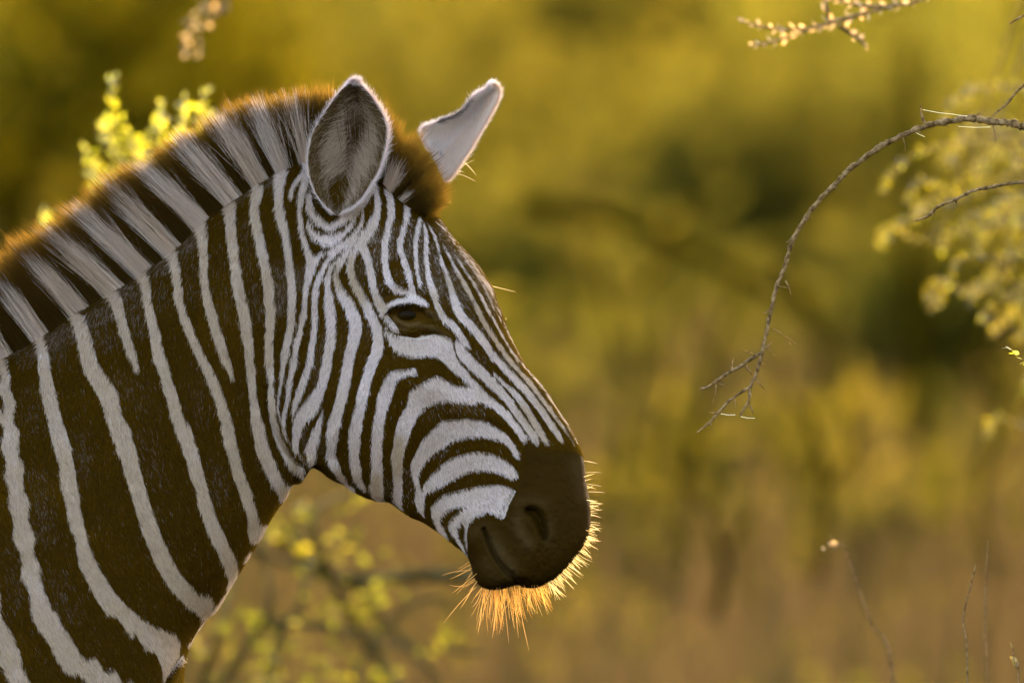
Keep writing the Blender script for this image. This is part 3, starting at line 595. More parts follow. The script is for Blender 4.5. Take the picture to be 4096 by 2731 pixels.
# ------------------------------------------------------------------ mane
MS = np.array([ # root x,y  tip x,y (flank px / 1.7415)
 (-120,885,-240,720),(-60,850,-175,660),(15,815,-95,625),(89,774,-40,592),(181,721,28,540),(260,665,82,500),(330,626,150,440),(395,577,222,390),(454,512,300,352),(524,453,392,292),
 (596,415,492,232),(651,386,585,200),(699,367,665,188),(760,362,745,182),(815,372,815,186),(855,388,872,215),(885,412,935,258),(905,432,985,318),(925,450,1018,368),(945,466,1040,410),(962,478,1044,440),(978,488,1030,462),(988,494,1000,482)], float)*1.7415
d = np.r_[0, np.cumsum(np.hypot(*np.diff(MS[:,:2], axis=0).T))]
TUFT = [ # centre base, half width at base, at tip (metres-free: arc length px), white share of the length
 (('C',30,920),36,40,.72),(('C',275,785),40,44,.72),(('C',550,622),46,52,.75),(('C',790,455),46,60,.78),(('C',1002,325),44,50,.78),(('K',1080,1420),44,50,.78),(('K',1248,1237),44,50,.8),(('K',1440,1080),42,52,.82),
 (('E',530,825),38,50,.84),(('E',682,745),34,44,.8),(('E',812,690),24,48,.82),(('E',1335,852),30,46,.40),(('E',1440,925),12,16,.25)]
MSf = np.array([cr(MS, min(int(u), len(MS)-2), u-min(int(u), len(MS)-2)) for u in np.linspace(0, len(MS)-1, 400)])
df = np.r_[0, np.cumsum(np.hypot(*np.diff(MSf[:,:2], axis=0).T))]
def arc_of(p): return df[np.argmin(np.hypot(MSf[:,0]-p[0], MSf[:,1]-p[1]))]
NM = 62000
sa = rng.random(NM)*df[-1]
rx, ry, tx, ty = (np.interp(sa, df, MSf[:,k]) for k in range(4))
yr = rng.normal(0, .011, NM).clip(-.022, .022); forel = np.clip((sa-arc_of((1480,650)))/200, 0, 1)
yr *= 1+.7*forel
ln = np.hypot(tx-rx, ty-ry)
clump = rng.normal(0, 1, 900); ci = np.clip((sa/df[-1]*900).astype(int), 0, 899)
tipj = rng.normal(0, 1, (NM, 2))*np.array([15, 9])[None]; tipj[:,0] += clump[ci]*13; tipj[:,1] -= clump[(ci+77)%900]*5
hl = 1-.24*rng.random(NM)**.9+.05*clump[ci]*rng.random(NM); short = rng.random(NM) < .45; hl = np.where(short, .5+.38*rng.random(NM), hl); hl = np.where(rng.random(NM) < .012, hl*1.14, hl); hl *= 1+.035*np.interp(sa, np.linspace(0, df[-1], 160), rng.normal(0, 1, 160))
hl *= 1-.10*np.abs(np.sin(ci*.37+clump[ci]))*rng.random(NM)
isw = np.zeros(NM); wl_ = np.zeros(NM)
for (f, x, y), hb, htp, share in TUFT:
    a0 = arc_of(fr(f, [(x, y)])[0]); dd = np.abs(sa-a0+rng.normal(0, 5, NM)); inside = dd < hb
    isw = np.where(inside, 1, isw); wl_ = np.where(inside, share*.97*(1+rng.normal(0, .12, NM))*(1-.25*(dd/hb)**2), wl_)
    # tufts fan out a little
    tipj[:,0] += np.where(inside, (sa-a0)/hb*(htp-hb), 0)
K8 = 7; tk = np.linspace(0, 1, K8)[None,:]
bend = rng.normal(0, 10, NM)[:,None]*np.sin(tk*np.pi*.5)
curl = rng.normal(0, 7, NM)[:,None]*tk**2
ex_ = (tx-rx)[:,None]; ey_ = (ty-ry)[:,None]; L_ = np.hypot(ex_, ey_)
root_sink = 22
mx = rx[:,None]-ex_/L_*root_sink + ex_*tk*hl[:,None] + tipj[:,0:1]*tk**1.5 - ey_/L_*(bend*.3) - 10*tk**2*(1-forel[:,None])
my = ry[:,None]-ey_/L_*root_sink + ey_*tk*hl[:,None] + tipj[:,1:2]*tk**1.5 + ex_/L_*(bend*.3)
myy = yr[:,None]*(1+.5*tk) + rng.normal(0, .006, NM)[:,None]*tk + curl*PX*.6
Pm = W(mx, my, myy)
base = np.where(isw[:,None] > 0, (C_WHITE*.45+C_TAN*.55)[None]*np.array([1.1,1.12,1.1])*(.62+.5*rng.random(NM))[:,None], C_DARK[None]*(.55+.8*rng.random(NM))[:,None])
tanm = (fnoise(np.stack([sa*.02, 0*sa, 0*sa], 1), 1, 3, 2)*.6)[:,None]
base = np.where(isw[:,None] > 0, base*(1-tanm)+base*np.array([.88,.72,.5])*tanm, base)
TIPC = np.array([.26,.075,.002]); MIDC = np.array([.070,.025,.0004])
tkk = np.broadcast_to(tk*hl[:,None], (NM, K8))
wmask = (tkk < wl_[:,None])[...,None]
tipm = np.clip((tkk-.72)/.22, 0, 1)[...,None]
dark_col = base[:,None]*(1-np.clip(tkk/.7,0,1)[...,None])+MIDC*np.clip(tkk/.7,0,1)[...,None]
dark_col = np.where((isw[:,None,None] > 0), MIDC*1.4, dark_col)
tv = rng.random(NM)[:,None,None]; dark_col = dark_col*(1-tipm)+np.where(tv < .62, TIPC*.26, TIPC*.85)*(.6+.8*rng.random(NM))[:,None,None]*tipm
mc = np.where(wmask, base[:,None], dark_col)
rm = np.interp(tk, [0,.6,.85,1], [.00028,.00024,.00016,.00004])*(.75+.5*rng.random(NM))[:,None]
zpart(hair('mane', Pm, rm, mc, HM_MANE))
# ------------------------------------------------------------------ fuzz on the ears
def earhair(name, G, side, n_, lmin, lmax, colf, tmask=None, lay=.6, dirf=None, r=.00013):
    n, m = G.shape[:2]; u = rng.random(n_); t = rng.random(n_)
    if tmask is not None:
        u, t = tmask(u, t); n_ = len(u)
    i = np.clip((u*(n-1)), 0, n-1.001); j = np.clip(t*(m-1), 0, m-1.001); a = i.astype(int); b = j.astype(int); fu = (i-a)[:,None]; fv = (j-b)[:,None]
    P = (G[a,b]*(1-fu)+G[a+1,b]*fu)*(1-fv)+(G[a,b+1]*(1-fu)+G[a+1,b+1]*fu)*fv
    du = G[a+1,b]-G[a,b]; dv = G[a,b+1]-G[a,b]
    du /= np.linalg.norm(du,axis=1,keepdims=True)+1e-9; dv /= np.linalg.norm(dv,axis=1,keepdims=True)+1e-9
    nn = np.cross(du, dv); nn /= np.linalg.norm(nn,axis=1,keepdims=True)+1e-9; nn *= np.where(nn[:,1:2] < 0, 1, -1)*side
    dr = dirf(u, 2*t-1, du, dv, nn)+rng.normal(0, .34, (n_,3)); dr /= np.linalg.norm(dr,axis=1,keepdims=True)+1e-9
    l = lmin+(lmax-lmin)*rng.random(n_)
    tk = np.linspace(0,1,4)[None,:,None]
    PP = P[:,None]+dr[:,None]*l[:,None,None]*tk+du[:,None]*(l[:,None,None]*.35*tk**2)+rng.normal(0,.12,(n_,1,3))*l[:,None,None]*tk**2
    rr = np.array([1.,.9,.6,.2])[None]*r*(.7+.6*rng.random(n_))[:,None]
    return PP, rr, colf(u, 2*t-1, n_)
HP, HR, HC = [], [], []
def acc(x): HP.append(x[0]); HR.append(x[1]); HC.append(x[2])
jw = lambda n_, c=C_WHITE: c[None]*(.75+.35*rng.random(n_))[:,None]
# inside of the near ear: dark fuzz, pale long tufts on both walls
acc(earhair('e', earF, 1, 30000, .003, .007, lambda u,t,n_: np.where((rng.random(n_) < .22+.15*np.clip(1.4-2.2*np.abs(u-.45),0,1)*(np.abs(t-.05)>.3))[:,None], jw(n_, C_TAN*np.array([.55,.48,.36])), np.array([.070,.032,.005])[None]*(.5+rng.random(n_))[:,None]), dirf=lambda u,t,du,dv,nn: du*.8-dv*np.sign(t-.1)[:,None]*.5+nn*.35))
def mk(u, t):
    T = 2*t-1; s_ = np.exp(-((T+.42)/.24)**2)*np.exp(-((u-.48)/.2)**2)+.9*np.exp(-((T-.62)/.2)**2)*np.exp(-((u-.42)/.22)**2)+.6*np.exp(-((T-.5)/.25)**2)*np.exp(-((u-.14)/.08)**2)+.35*np.exp(-((T+.1)/.15)**2)*np.exp(-((u-.62)/.12)**2)
    k = rng.random(len(u)) < s_; return u[k], t[k]
acc(earhair('e', earF, 1, 26000, .010, .024, lambda u,t,n_: jw(n_, (C_WHITE*.35+C_TAN*.5)*np.array([.95,.85,.7]))*(.7+.6*rng.random(n_))[:,None], tmask=mk, dirf=lambda u,t,du,dv,nn: du*.55-dv*np.sign(t-.1)[:,None]*.8+nn*.45))
# rim fringe
def rimm(u, t):
    k = ((2*t-1) > .965) | (((2*t-1) < -.985) & (rng.random(len(t)) < .6)) | (u > .975); return u[k], t[k]
acc(earhair('e', earF, 1, 120000, .004, .013, lambda u,t,n_: jw(n_, C_WHITE*.8+C_TAN*.25), tmask=rimm, dirf=lambda u,t,du,dv,nn: dv*np.sign(t)[:,None]*.9+du*.6+nn*.1))
acc(earhair('e', earB, -1, 22000, .003, .006, lambda u,t,n_: jw(n_), tmask=lambda u,t: (u[np.abs(2*t-1)<.84], t[np.abs(2*t-1)<.84]), dirf=lambda u,t,du,dv,nn: du*.7+nn*.5+dv*np.sign(t)[:,None]*.3))
# far ear: white face painted brighter as if skylit, fringe along the front edge
def fcol(u, t, n_):
    c_ = jw(n_, C_WHITE*np.array([1.2,1.25,1.2])); dk = np.exp(-((u-.13)/.035)**2-((t-.1)/.35)**2) > .95+.3*(rng.random(n_)-.5); tip = (t < -.93) & (u > .35) & (u < .75)
    rt_ = (t > .25)[:,None]; c_ = np.where(rt_, c_*np.array([.95,.88,.78]), c_); c_[dk] = C_DARK*1.5; c_[tip & (rng.random(n_) < .6)] = np.array([.12,.07,.04]); return c_
acc(earhair('e', fearF, 1, 60000, .003, .007, fcol, dirf=lambda u,t,du,dv,nn: du*.8+nn*.3+dv*.2))
acc(earhair('e', fearF, 1, 120000, .006, .011, fcol, tmask=lambda u,t: (u[(t>.95)|(t<.04)|(u>.97)], t[(t>.95)|(t<.04)|(u>.97)]), dirf=lambda u,t,du,dv,nn: dv*np.sign(t)[:,None]+du*.5))
zpart(hair('ear_hair', np.concatenate(HP), np.concatenate(HR), np.concatenate(HC), HM_COAT))
# ------------------------------------------------------------------ whiskers and chin beard
WK = []; WR = []; WC = []
def whisk(p0, p1, y0, y1, sag=0., n_=6, r=.00035, colr=(.62,.42,.2)):
    t = np.linspace(0,1,n_); p0 = np.array(p0); p1 = np.array(p1)
    x = p0[0]+(p1[0]-p0[0])*t; y = p0[1]+(p1[1]-p0[1])*t+sag*(t**2-t)*-4*.25
    WK.append(W(x, y, y0+(y1-y0)*t)); WR.append(r*np.interp(t,[0,.7,1],[1,.8,.25])); WC.append(np.array(colr)*(.7+.6*random.random()))
OUTL = fr('B', [(1222,600),(1232,660),(1240,720),(1252,780),(1256,850),(1254,920),(1240,980),(1212,1030),(1175,1085),(1130,1140),(1080,1190),(1030,1222),(980,1240),(930,1242),(880,1236),(830,1242),(780,1250),(720,1250),(685,1232),(655,1195),(638,1140),(622,1085)])
od = np.r_[0, np.cumsum(np.hypot(*np.diff(OUTL, axis=0).T))]
def outl(s_):
    p = np.array([np.interp(s_, od, OUTL[:,0]), np.interp(s_, od, OUTL[:,1])]); q = np.array([np.interp(s_+8, od, OUTL[:,0]), np.interp(s_+8, od, OUTL[:,1])])
    t = q-p; t /= np.hypot(*t)+1e-9; return p, np.array([-t[1]*-1, t[0]*-1])*1.0, t
for k in range(400):
    s_ = random.random()**.85*od[-1]; p, nrm, tg = outl(s_)
    nrm = np.array([-tg[1], tg[0]]); 
    cen = np.array([2100., 2120.]); 
    if np.dot(nrm, p-cen) < 0: nrm = -nrm
    f = s_/od[-1]
    dens = np.interp(f, [0,.12,.25,.4,.55,.66,.8,.88,1], [.10,.22,.45,.9,1,1,.8,.25,.12])
    if random.random() > dens: continue
    ll = np.interp(f, [0,.2,.35,.5,.62,.72,.8,.88,1], [40,42,52,66,78,120,150,110,90])*(.35+.9*random.random()**1.3)
    dr = nrm*np.interp(f,[0,.5,.7,1],[1,1,.75,.8])+np.array([0,1])*np.interp(f,[0,.3,.6,.75,1],[-.05,.1,.35,.8,.7])+np.array([np.interp(f,[0,.5,.62,.75,.85,1],[.1,.2,.25,.05,-.1,-.5]),0])+np.random.normal(0,.27,2)
    dr /= np.hypot(*dr)
    y0 = random.uniform(-.035,.035)
    whisk(p-nrm*12, p+dr*ll, y0, y0*1.3+random.uniform(-.02,.02), sag=random.uniform(-18,18)*ll/60, r=.00020+.00014*random.random(), colr=(.66,.36,.08) if f > .58 else (.82,.60,.26))
# a few long curved ones below and behind the chin, stray hairs on the nose
for a, b, sg in [((650,1225),(575,1350),20),((660,1235),(490,1425),-30),((640,1215),(520,1225),40),((632,1150),(478,1178),-25),((700,1250),(668,1480),60),((690,1245),(640,1340),50),((740,1250),(680,1440),-60),((870,1245),(935,1565),40),((880,1245),(905,1440),30),((800,1250),(830,1530),-20),((770,1250),(745,1500),40),((820,1245),(780,1480),30),((850,1240),(880,1500),-30)]:
    whisk(fr('B',[a])[0], fr('B',[b])[0], -.02, random.uniform(-.03,.01), sag=sg, n_=8, r=.00034, colr=(.6,.33,.1))
for k in range(100):
    fx_ = random.random(); a_x = 690+330*fx_; a_y = 1240; l_ = random.uniform(90,270)*(1-.45*fx_)*random.choice([1,1,.7]); dx_ = random.gauss(.08+.38*fx_, .16)
    whisk(fr('B',[(a_x,a_y)])[0], fr('B',[(a_x+dx_*l_, a_y+l_*math.sqrt(max(.1,1-dx_*dx_)))])[0], random.uniform(-.03,.03), random.uniform(-.04,.04), sag=random.uniform(-50,50)*l_/200, n_=8, r=.00017+.00012*random.random(), colr=(.60,.28,.05) if random.random() < .6 else (.75,.46,.13))
for a, b in [((1000,1080),(1300,1155)),((1160,1500),(1190,1480))]: whisk(fr('G',[a])[0], fr('G',[b])[0], 0, .01, r=.00022, colr=(.6,.45,.2))
for a, b in [((1218,578),(1292,592)),((1228,640),(1318,640)),((1240,700),(1315,712)),((1245,740),(1335,745)),((1230,660),(1258,650))]: whisk(fr('B',[a])[0], fr('B',[b])[0], 0, random.uniform(-.01,.01), sag=-6, r=.00032, colr=(.66,.5,.25))
for a, b in [((1745,770),(1885,825)),((1760,760),(1880,690)),((1790,700),(1850,745)),((1780,690),(1820,720)),((1800,690),(1890,790)),((1750,760),(1815,770))]: whisk(fr('E',[a])[0], fr('E',[b])[0], .05, .05, sag=-20, r=.0002, colr=(.7,.55,.3))
kk = 8; WKr = []
for p in WK:
    t = np.linspace(0,1,len(p)); T_ = np.linspace(0,1,kk); WKr.append(np.stack([np.interp(T_, t, p[:,i]) for i in range(3)], 1))
WKr = np.array(WKr); WRr = np.array([np.interp(np.linspace(0,1,kk), np.linspace(0,1,len(r)), r) for r in WR])
zpart(hair('whiskers', WKr, WRr, np.array(WC), HM_WHISK))
# ------------------------------------------------------------------ eye: dark glossy ball with pupil and a lash fringe
emat, nt, out_ = newmat('zebra_eye'); N = nt.nodes; Lk = nt.links; tc = N.new('ShaderNodeTexCoord')
pb = N.new('ShaderNodeBsdfPrincipled'); pb.inputs['Roughness'].default_value = .35; pb.inputs['Specular IOR Level'].default_value = .035
gr = N.new('ShaderNodeAttribute'); gr.attribute_name = 'pupil'; rp = N.new('ShaderNodeValToRGB')
rp.color_ramp.elements[0].color = (.012,.005,.0002,1); rp.color_ramp.elements[0].position = .45
rp.color_ramp.elements[1].color = (.018,.008,.0003,1); rp.color_ramp.elements[1].position = .55
Lk.new(gr.outputs['Fac'], rp.inputs[0]); Lk.new(rp.outputs[0], pb.inputs['Base Color']); Lk.new(pb.outputs[0], out_.inputs[0])
epx, epy = fr('L', [(850,690)])[0]
i_ = np.argmin((vx[:nbq]-epx)**2+(vy[:nbq]-epy)**2+np.where(V[:nbq,1] > 0, 1e9, 0)); ysurf = V[i_,1]
er = .0215; ec = W(np.array(epx), np.array(epy), ysurf+er*.80).reshape(3)
uu_ = np.linspace(0, np.pi, 33)[:,None]; vv_ = np.linspace(0, 2*np.pi, 49)[None,:]
G = np.stack([np.cos(vv_)*np.sin(uu_)*er*1.15, -np.cos(uu_)*er+0*vv_, np.sin(vv_)*np.sin(uu_)*er*.92], -1)+ec
EV, EQ, _ = addgrid(np.zeros((0,3)), np.zeros((0,4), int), G)
pu = np.hypot((EV[:,0]-ec[0])/.0085, (EV[:,2]-ec[2])/.0045)*.5; pu[EV[:,1] > ec[1]] = 1
zpart(mesh('eye', EV, EQ, emat, attrs=dict(pupil=np.clip(pu,0,1))))
LP = []
lid = spline(fr('L', [(260,650,0),(420,500,0),(620,415,0),(850,400,0),(1080,440,0),(1260,560,0),(1420,700,0)]), 6)
for k in range(240):
    i = random.random()*(len(lid)-1); a = lid[int(i)]; b = lid[min(int(i)+1, len(lid)-1)]; p = a+(b-a)*(i-int(i))
    t = np.linspace(0,1,5); l = random.uniform(14,34); f = i/len(lid)
    x = p[0]+(.5*(f-.35))*l*t+random.uniform(-3,3)*t; y = p[1]+l*(.75*t-.25*t**2)*.8
    LP.append(W(x, y, ysurf-.004-.012*t))
LP = np.array(LP); zpart(hair('eyelashes', LP, np.broadcast_to(np.array([1,.9,.7,.5,.15])*.00022, LP.shape[:2]).copy(), np.full((len(LP),3), .012), HM_MANE))
# ------------------------------------------------------------------ setting: ground, materials of the veld
def place(gx_, gy_, d_):
    """world x, z of a spot seen gx_, gy_ (overview pixels) at distance d_ from the camera"""
    p = W(np.array(gx_*1.7415), np.array(gy_*1.7415), CAM[1]+d_).reshape(3); return float(p[0]), float(p[2])
def ground_mat(name, c1, c2, scale):
    m, nt, o = newmat(name); N = nt.nodes; L = nt.links
    n = N.new('ShaderNodeTexNoise'); n.inputs['Scale'].default_value = scale; n.inputs['Detail'].default_value = 8
    t = N.new('ShaderNodeTexCoord'); L.new(t.outputs['Object'], n.inputs[0])
    r = N.new('ShaderNodeValToRGB'); r.color_ramp.elements[0].color = c1+(1,); r.color_ramp.elements[1].color = c2+(1,)
    r.color_ramp.elements[0].position = .35; r.color_ramp.elements[1].position = .65
    L.new(n.outputs['Fac'], r.inputs[0]); b = N.new('ShaderNodeBsdfPrincipled'); b.inputs['Roughness'].default_value = .95; b.inputs['Specular IOR Level'].default_value = 0
    L.new(r.outputs[0], b.inputs[0]); bp = N.new('ShaderNodeBump'); bp.inputs['Distance'].default_value = .05; L.new(n.outputs['Fac'], bp.inputs['Height']); L.new(bp.outputs[0], b.inputs['Normal'])
    L.new(b.outputs[0], o.inputs[0]); return m
def leaf_mat(name, dif, tr, mixf=.55, spec=.0):
    m, nt, o = newmat(name); N = nt.nodes; L = nt.links
    oi = N.new('ShaderNodeAttribute'); oi.attribute_name = 'vary'
    def var(c):
        mx = N.new('ShaderNodeMix'); mx.data_type = 'RGBA'; L.new(oi.outputs['Fac'], mx.inputs[0])
        mx.inputs[6].default_value = tuple(v*.62 for v in c)+(1,); mx.inputs[7].default_value = (min(1,c[0]*1.5), c[1]*1.3, c[2]*1.3, 1); return mx.outputs[2]
    d = N.new('ShaderNodeBsdfDiffuse'); t = N.new('ShaderNodeBsdfTranslucent'); L.new(var(dif), d.inputs[0]); L.new(var(tr), t.inputs[0])
    x = N.new('ShaderNodeMixShader'); x.inputs[0].default_value = mixf; L.new(d.outputs[0], x.inputs[1]); L.new(t.outputs[0], x.inputs[2])
    g = N.new('ShaderNodeBsdfGlossy'); g.inputs['Roughness'].default_value = .45; g.inputs[0].default_value = (1,1,1,1)
    y = N.new('ShaderNodeMixShader'); y.inputs[0].default_value = spec; L.new(x.outputs[0], y.inputs[1]); L.new(g.outputs[0], y.inputs[2])
    L.new(y.outputs[0], o.inputs[0]); return m
def bark_mat(name, c1, c2, sc=60):
    m, nt, o = newmat(name); N = nt.nodes; L = nt.links
    n = N.new('ShaderNodeTexNoise'); n.inputs['Scale'].default_value = sc; n.inputs['Detail'].default_value = 5
    t = N.new('ShaderNodeTexCoord'); L.new(t.outputs['Object'], n.inputs[0]); r = N.new('ShaderNodeValToRGB')
    r.color_ramp.elements[0].color = c1+(1,); r.color_ramp.elements[1].color = c2+(1,); r.color_ramp.elements[0].position = .35; r.color_ramp.elements[1].position = .66
    L.new(n.outputs['Fac'], r.inputs[0]); b = N.new('ShaderNodeBsdfPrincipled'); b.inputs['Roughness'].default_value = .85; b.inputs['Specular IOR Level'].default_value = (.04 if name == 'grey_bark' else 0); L.new(r.outputs[0], b.inputs[0])
    bp = N.new('ShaderNodeBump'); bp.inputs['Distance'].default_value = .002; bp.inputs['Strength'].default_value = .8; L.new(n.outputs['Fac'], bp.inputs['Height']); L.new(bp.outputs[0], b.inputs['Normal'])
    L.new(b.outputs[0], o.inputs[0]); return m
M_GROUND = ground_mat('dry_soil', (.045,.032,.006), (.08,.056,.012), .9)
M_GRASS = leaf_mat('dry_grass', (.075,.048,.016), (.095,.060,.018), .5)
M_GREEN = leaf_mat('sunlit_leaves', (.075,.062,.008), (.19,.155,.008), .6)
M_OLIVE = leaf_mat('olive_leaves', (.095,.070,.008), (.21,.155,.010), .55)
M_FAR = leaf_mat('far_brightened_leaves', (.12,.10,.014), (.28,.235,.018), .6)  # lighter far copy of the leaf colour, haze brightness painted in
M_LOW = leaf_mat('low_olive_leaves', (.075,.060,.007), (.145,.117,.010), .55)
M_DARKL = leaf_mat('shade_toned_leaves', (.085,.062,.003), (.17,.125,.003), .45)  # bush shade put into the leaf colour, less translucent
M_NEAR = leaf_mat('young_leaves', (.13,.13,.01), (.62,.58,.015), .6, .05)
M_NEARR = leaf_mat('tawny_leaves', (.06,.05,.004), (.38,.30,.008), .6, .05)
M_BUD = leaf_mat('glowing_buds', (.25,.18,.07), (.65,.42,.13), .6, .05)
M_BARK = bark_mat('grey_bark', (.085,.040,.010), (.34,.19,.075), 150)
M_BARKD = bark_mat('dark_bark', (.022,.012,.0), (.040,.023,.0005), 12)
M_BARKP = bark_mat('pale_bark', (.07,.045,.012), (.13,.085,.03), 20)
# gently rolling ground to the horizon
n1 = 90; xs = np.sign(np.linspace(-1,1,n1))*np.abs(np.linspace(-1,1,n1))**2.2*700; ys = -60+1500*np.linspace(0,1,n1)**2.2
GXX, GYY = np.meshgrid(xs, ys); far = np.clip((GYY-130)/400, 0, 1)
GZ = -.02+.12*(fnoise(np.stack([GXX,GYY,0*GXX],-1), .12, 2)-.5)*np.clip((GYY-8)/15,0,1) + far*14*fnoise(np.stack([GXX,GYY,0*GXX],-1), .006, 4)
gv, gq, _ = addgrid(np.zeros((0,3)), np.zeros((0,4),int), np.stack([GXX,GYY,GZ],-1))
tag(mesh('ground', gv, gq, M_GROUND), kind='structure')
def quads(C_, D1, D2, vary):
    """rhombic leaf blades: centre, half-length vector, half-width vector"""
    Vv = np.stack([C_-D1, C_-D1*.1+D2, C_+D1, C_-D1*.1-D2], 1).reshape(-1,3)
    return Vv, np.arange(len(C_)*4).reshape(-1,4), np.repeat(vary, 4)
def rdir(n_):
    v = rng.normal(0,1,(n_,3)); return v/np.linalg.norm(v,axis=1,keepdims=True)
def leafset(P_, size, droop=.2):
    n_ = len(P_); d = rdir(n_); d[:,2] -= droop; d /= np.linalg.norm(d,axis=1,keepdims=True); e = np.cross(d, rdir(n_)); e /= np.linalg.norm(e,axis=1,keepdims=True)+1e-9
    s_ = size*(.6+.8*rng.random(n_))[:,None]; return quads(P_, d*s_, e*s_*.42, rng.random(n_))
def limb(pts, r0, r1, m=8, jit=.0, n_=None):
    a = spline(np.array(pts, float), 5); rr = np.linspace(r0, r1, len(a)); a = a+(rng.normal(0,1,a.shape)*jit*rr[:,None])
    v, q, _ = tube(np.zeros((0,3)), np.zeros((0,4),int), a, list(zip(rr, rr)), m); return v, q
def joinm(parts):
    vv=[]; qq=[]; b=0
    for v,q in parts: vv.append(v); qq.append(q+b); b+=len(v)
    return np.vstack(vv), np.vstack(qq)
# dry grass over the open ground
NG = 52000
gd = 9+62*rng.random(NG)**.9; gxp = (rng.random(NG)-.5)*(7+gd*.16)
dens = fnoise(np.stack([gxp*.8, gd*.35, 0*gd],1), 1, 8, 2); k = rng.random(NG) < np.clip(dens*2.2-.5, .12, 1); gd = gd[k]; gxp = gxp[k]; NG = len(gd)
hgt = (.18+.35*rng.random(NG)**1.5)*(.6+.8*dens[k]); lean = rng.normal(0,.22,(NG,2)); wd = .006+.006*rng.random(NG)
b0 = np.stack([gxp, gd, np.full(NG,-.05)],1); tp = b0+np.stack([lean[:,0]*hgt, lean[:,1]*hgt, hgt+.05],1); an = rng.random(NG)*np.pi; wv = np.stack([np.cos(an)*wd, np.sin(an)*wd, 0*wd],1)
gv = np.stack([b0-wv, b0+wv, tp+wv*.4, tp-wv*.4],1).reshape(-1,3)
tag(mesh('dry_grass', gv, np.arange(NG*4).reshape(-1,4), M_GRASS, attrs=dict(vary=np.repeat(rng.random(NG),4))), kind='stuff')
# low leafy scrub that closes the ground behind the grass
def scrub(name, n_, d0, d1, spread, hmax, size, mat, seed, thr):
    d_ = d0+(d1-d0)*rng.random(n_); x_ = (rng.random(n_)-.5)*(6+d_*spread); f_ = fnoise(np.stack([x_*.9, d_*.28, 0*d_],1), 1, seed, 3); k = f_ > thr; d_, x_, f_ = d_[k], x_[k], f_[k]
    z_ = rng.random(len(d_))**.8*hmax*np.clip((f_-thr)*4+.25, 0, 1)
    v, q, vr = leafset(np.stack([x_, d_+CAM[1], z_+.03],1), size); return tag(mesh(name, v, q, mat, attrs=dict(vary=vr), smooth=False), kind='stuff')
scrub('undergrowth', 46000, 42, 82, .10, .55, .035, M_LOW, 51, .47)
scrub('undergrowth', 26000, 30, 46, .10, .42, .026, M_OLIVE, 57, .50)
scrub('undergrowth', 16000, 29, 44, .10, .50, .026, M_GREEN, 58, .56)
scrub('undergrowth', 60000, 70, 185, .12, 1.5, .085, M_FAR, 52, .30)
scrub('undergrowth', 30000, 78, 185, .12, 1.3, .085, M_OLIVE, 53, .40)
# ------------------------------------------------------------------ bushes and trees beyond
def bush(name, x, y, w, h, nl, ls, mat, label, cat='bush', group=None, stems=4, base=.15, bark=M_BARKD, nclump=26, gap=.55):
    t = empty(name, (x, y, 0)); tag(t, label, cat, group)
    cl = rdir(nclump); cl[:,2] = np.abs(cl[:,2])*1.0-.25; rr = (.55+.45*rng.random(nclump))[:,None]
    cc = cl*rr*np.array([w/2, w/2, h*(1-base)*.5]); cc[:,2] += h*(base+(1-base)*.5)
    ci_ = rng.integers(0, nclump, nl); sp = w*.13*(.6+.8*rng.random(nclump))
    P_ = cc[ci_]+rng.normal(0,1,(nl,3))*sp[ci_][:,None]*np.array([1,1,.75]); P_[:,2] = np.abs(P_[:,2])
    P_ = P_[rng.random(len(P_)) < np.clip(fnoise(P_, 2.2/w*1.5, 31, 2)*2.6-gap, 0.1, 1)]
    v, q, vr = leafset(P_, ls); c_ = mesh('crown', v, q, mat, t, attrs=dict(vary=vr), smooth=False); c_['kind'] = 'stuff'
    ps = []
    for k in range(stems):
        e = cc[rng.integers(0, nclump)]; ps.append(limb([(rng.normal(0,.06),rng.normal(0,.06),-.05),(e[0]*.3,e[1]*.3,h*.3),(e[0]*.75,e[1]*.75,e[2]*.9)], .035*w/1.5, .008*w/1.5, 6))
    v, q = joinm(ps); mesh('trunk', v, q, bark, t)
    return t
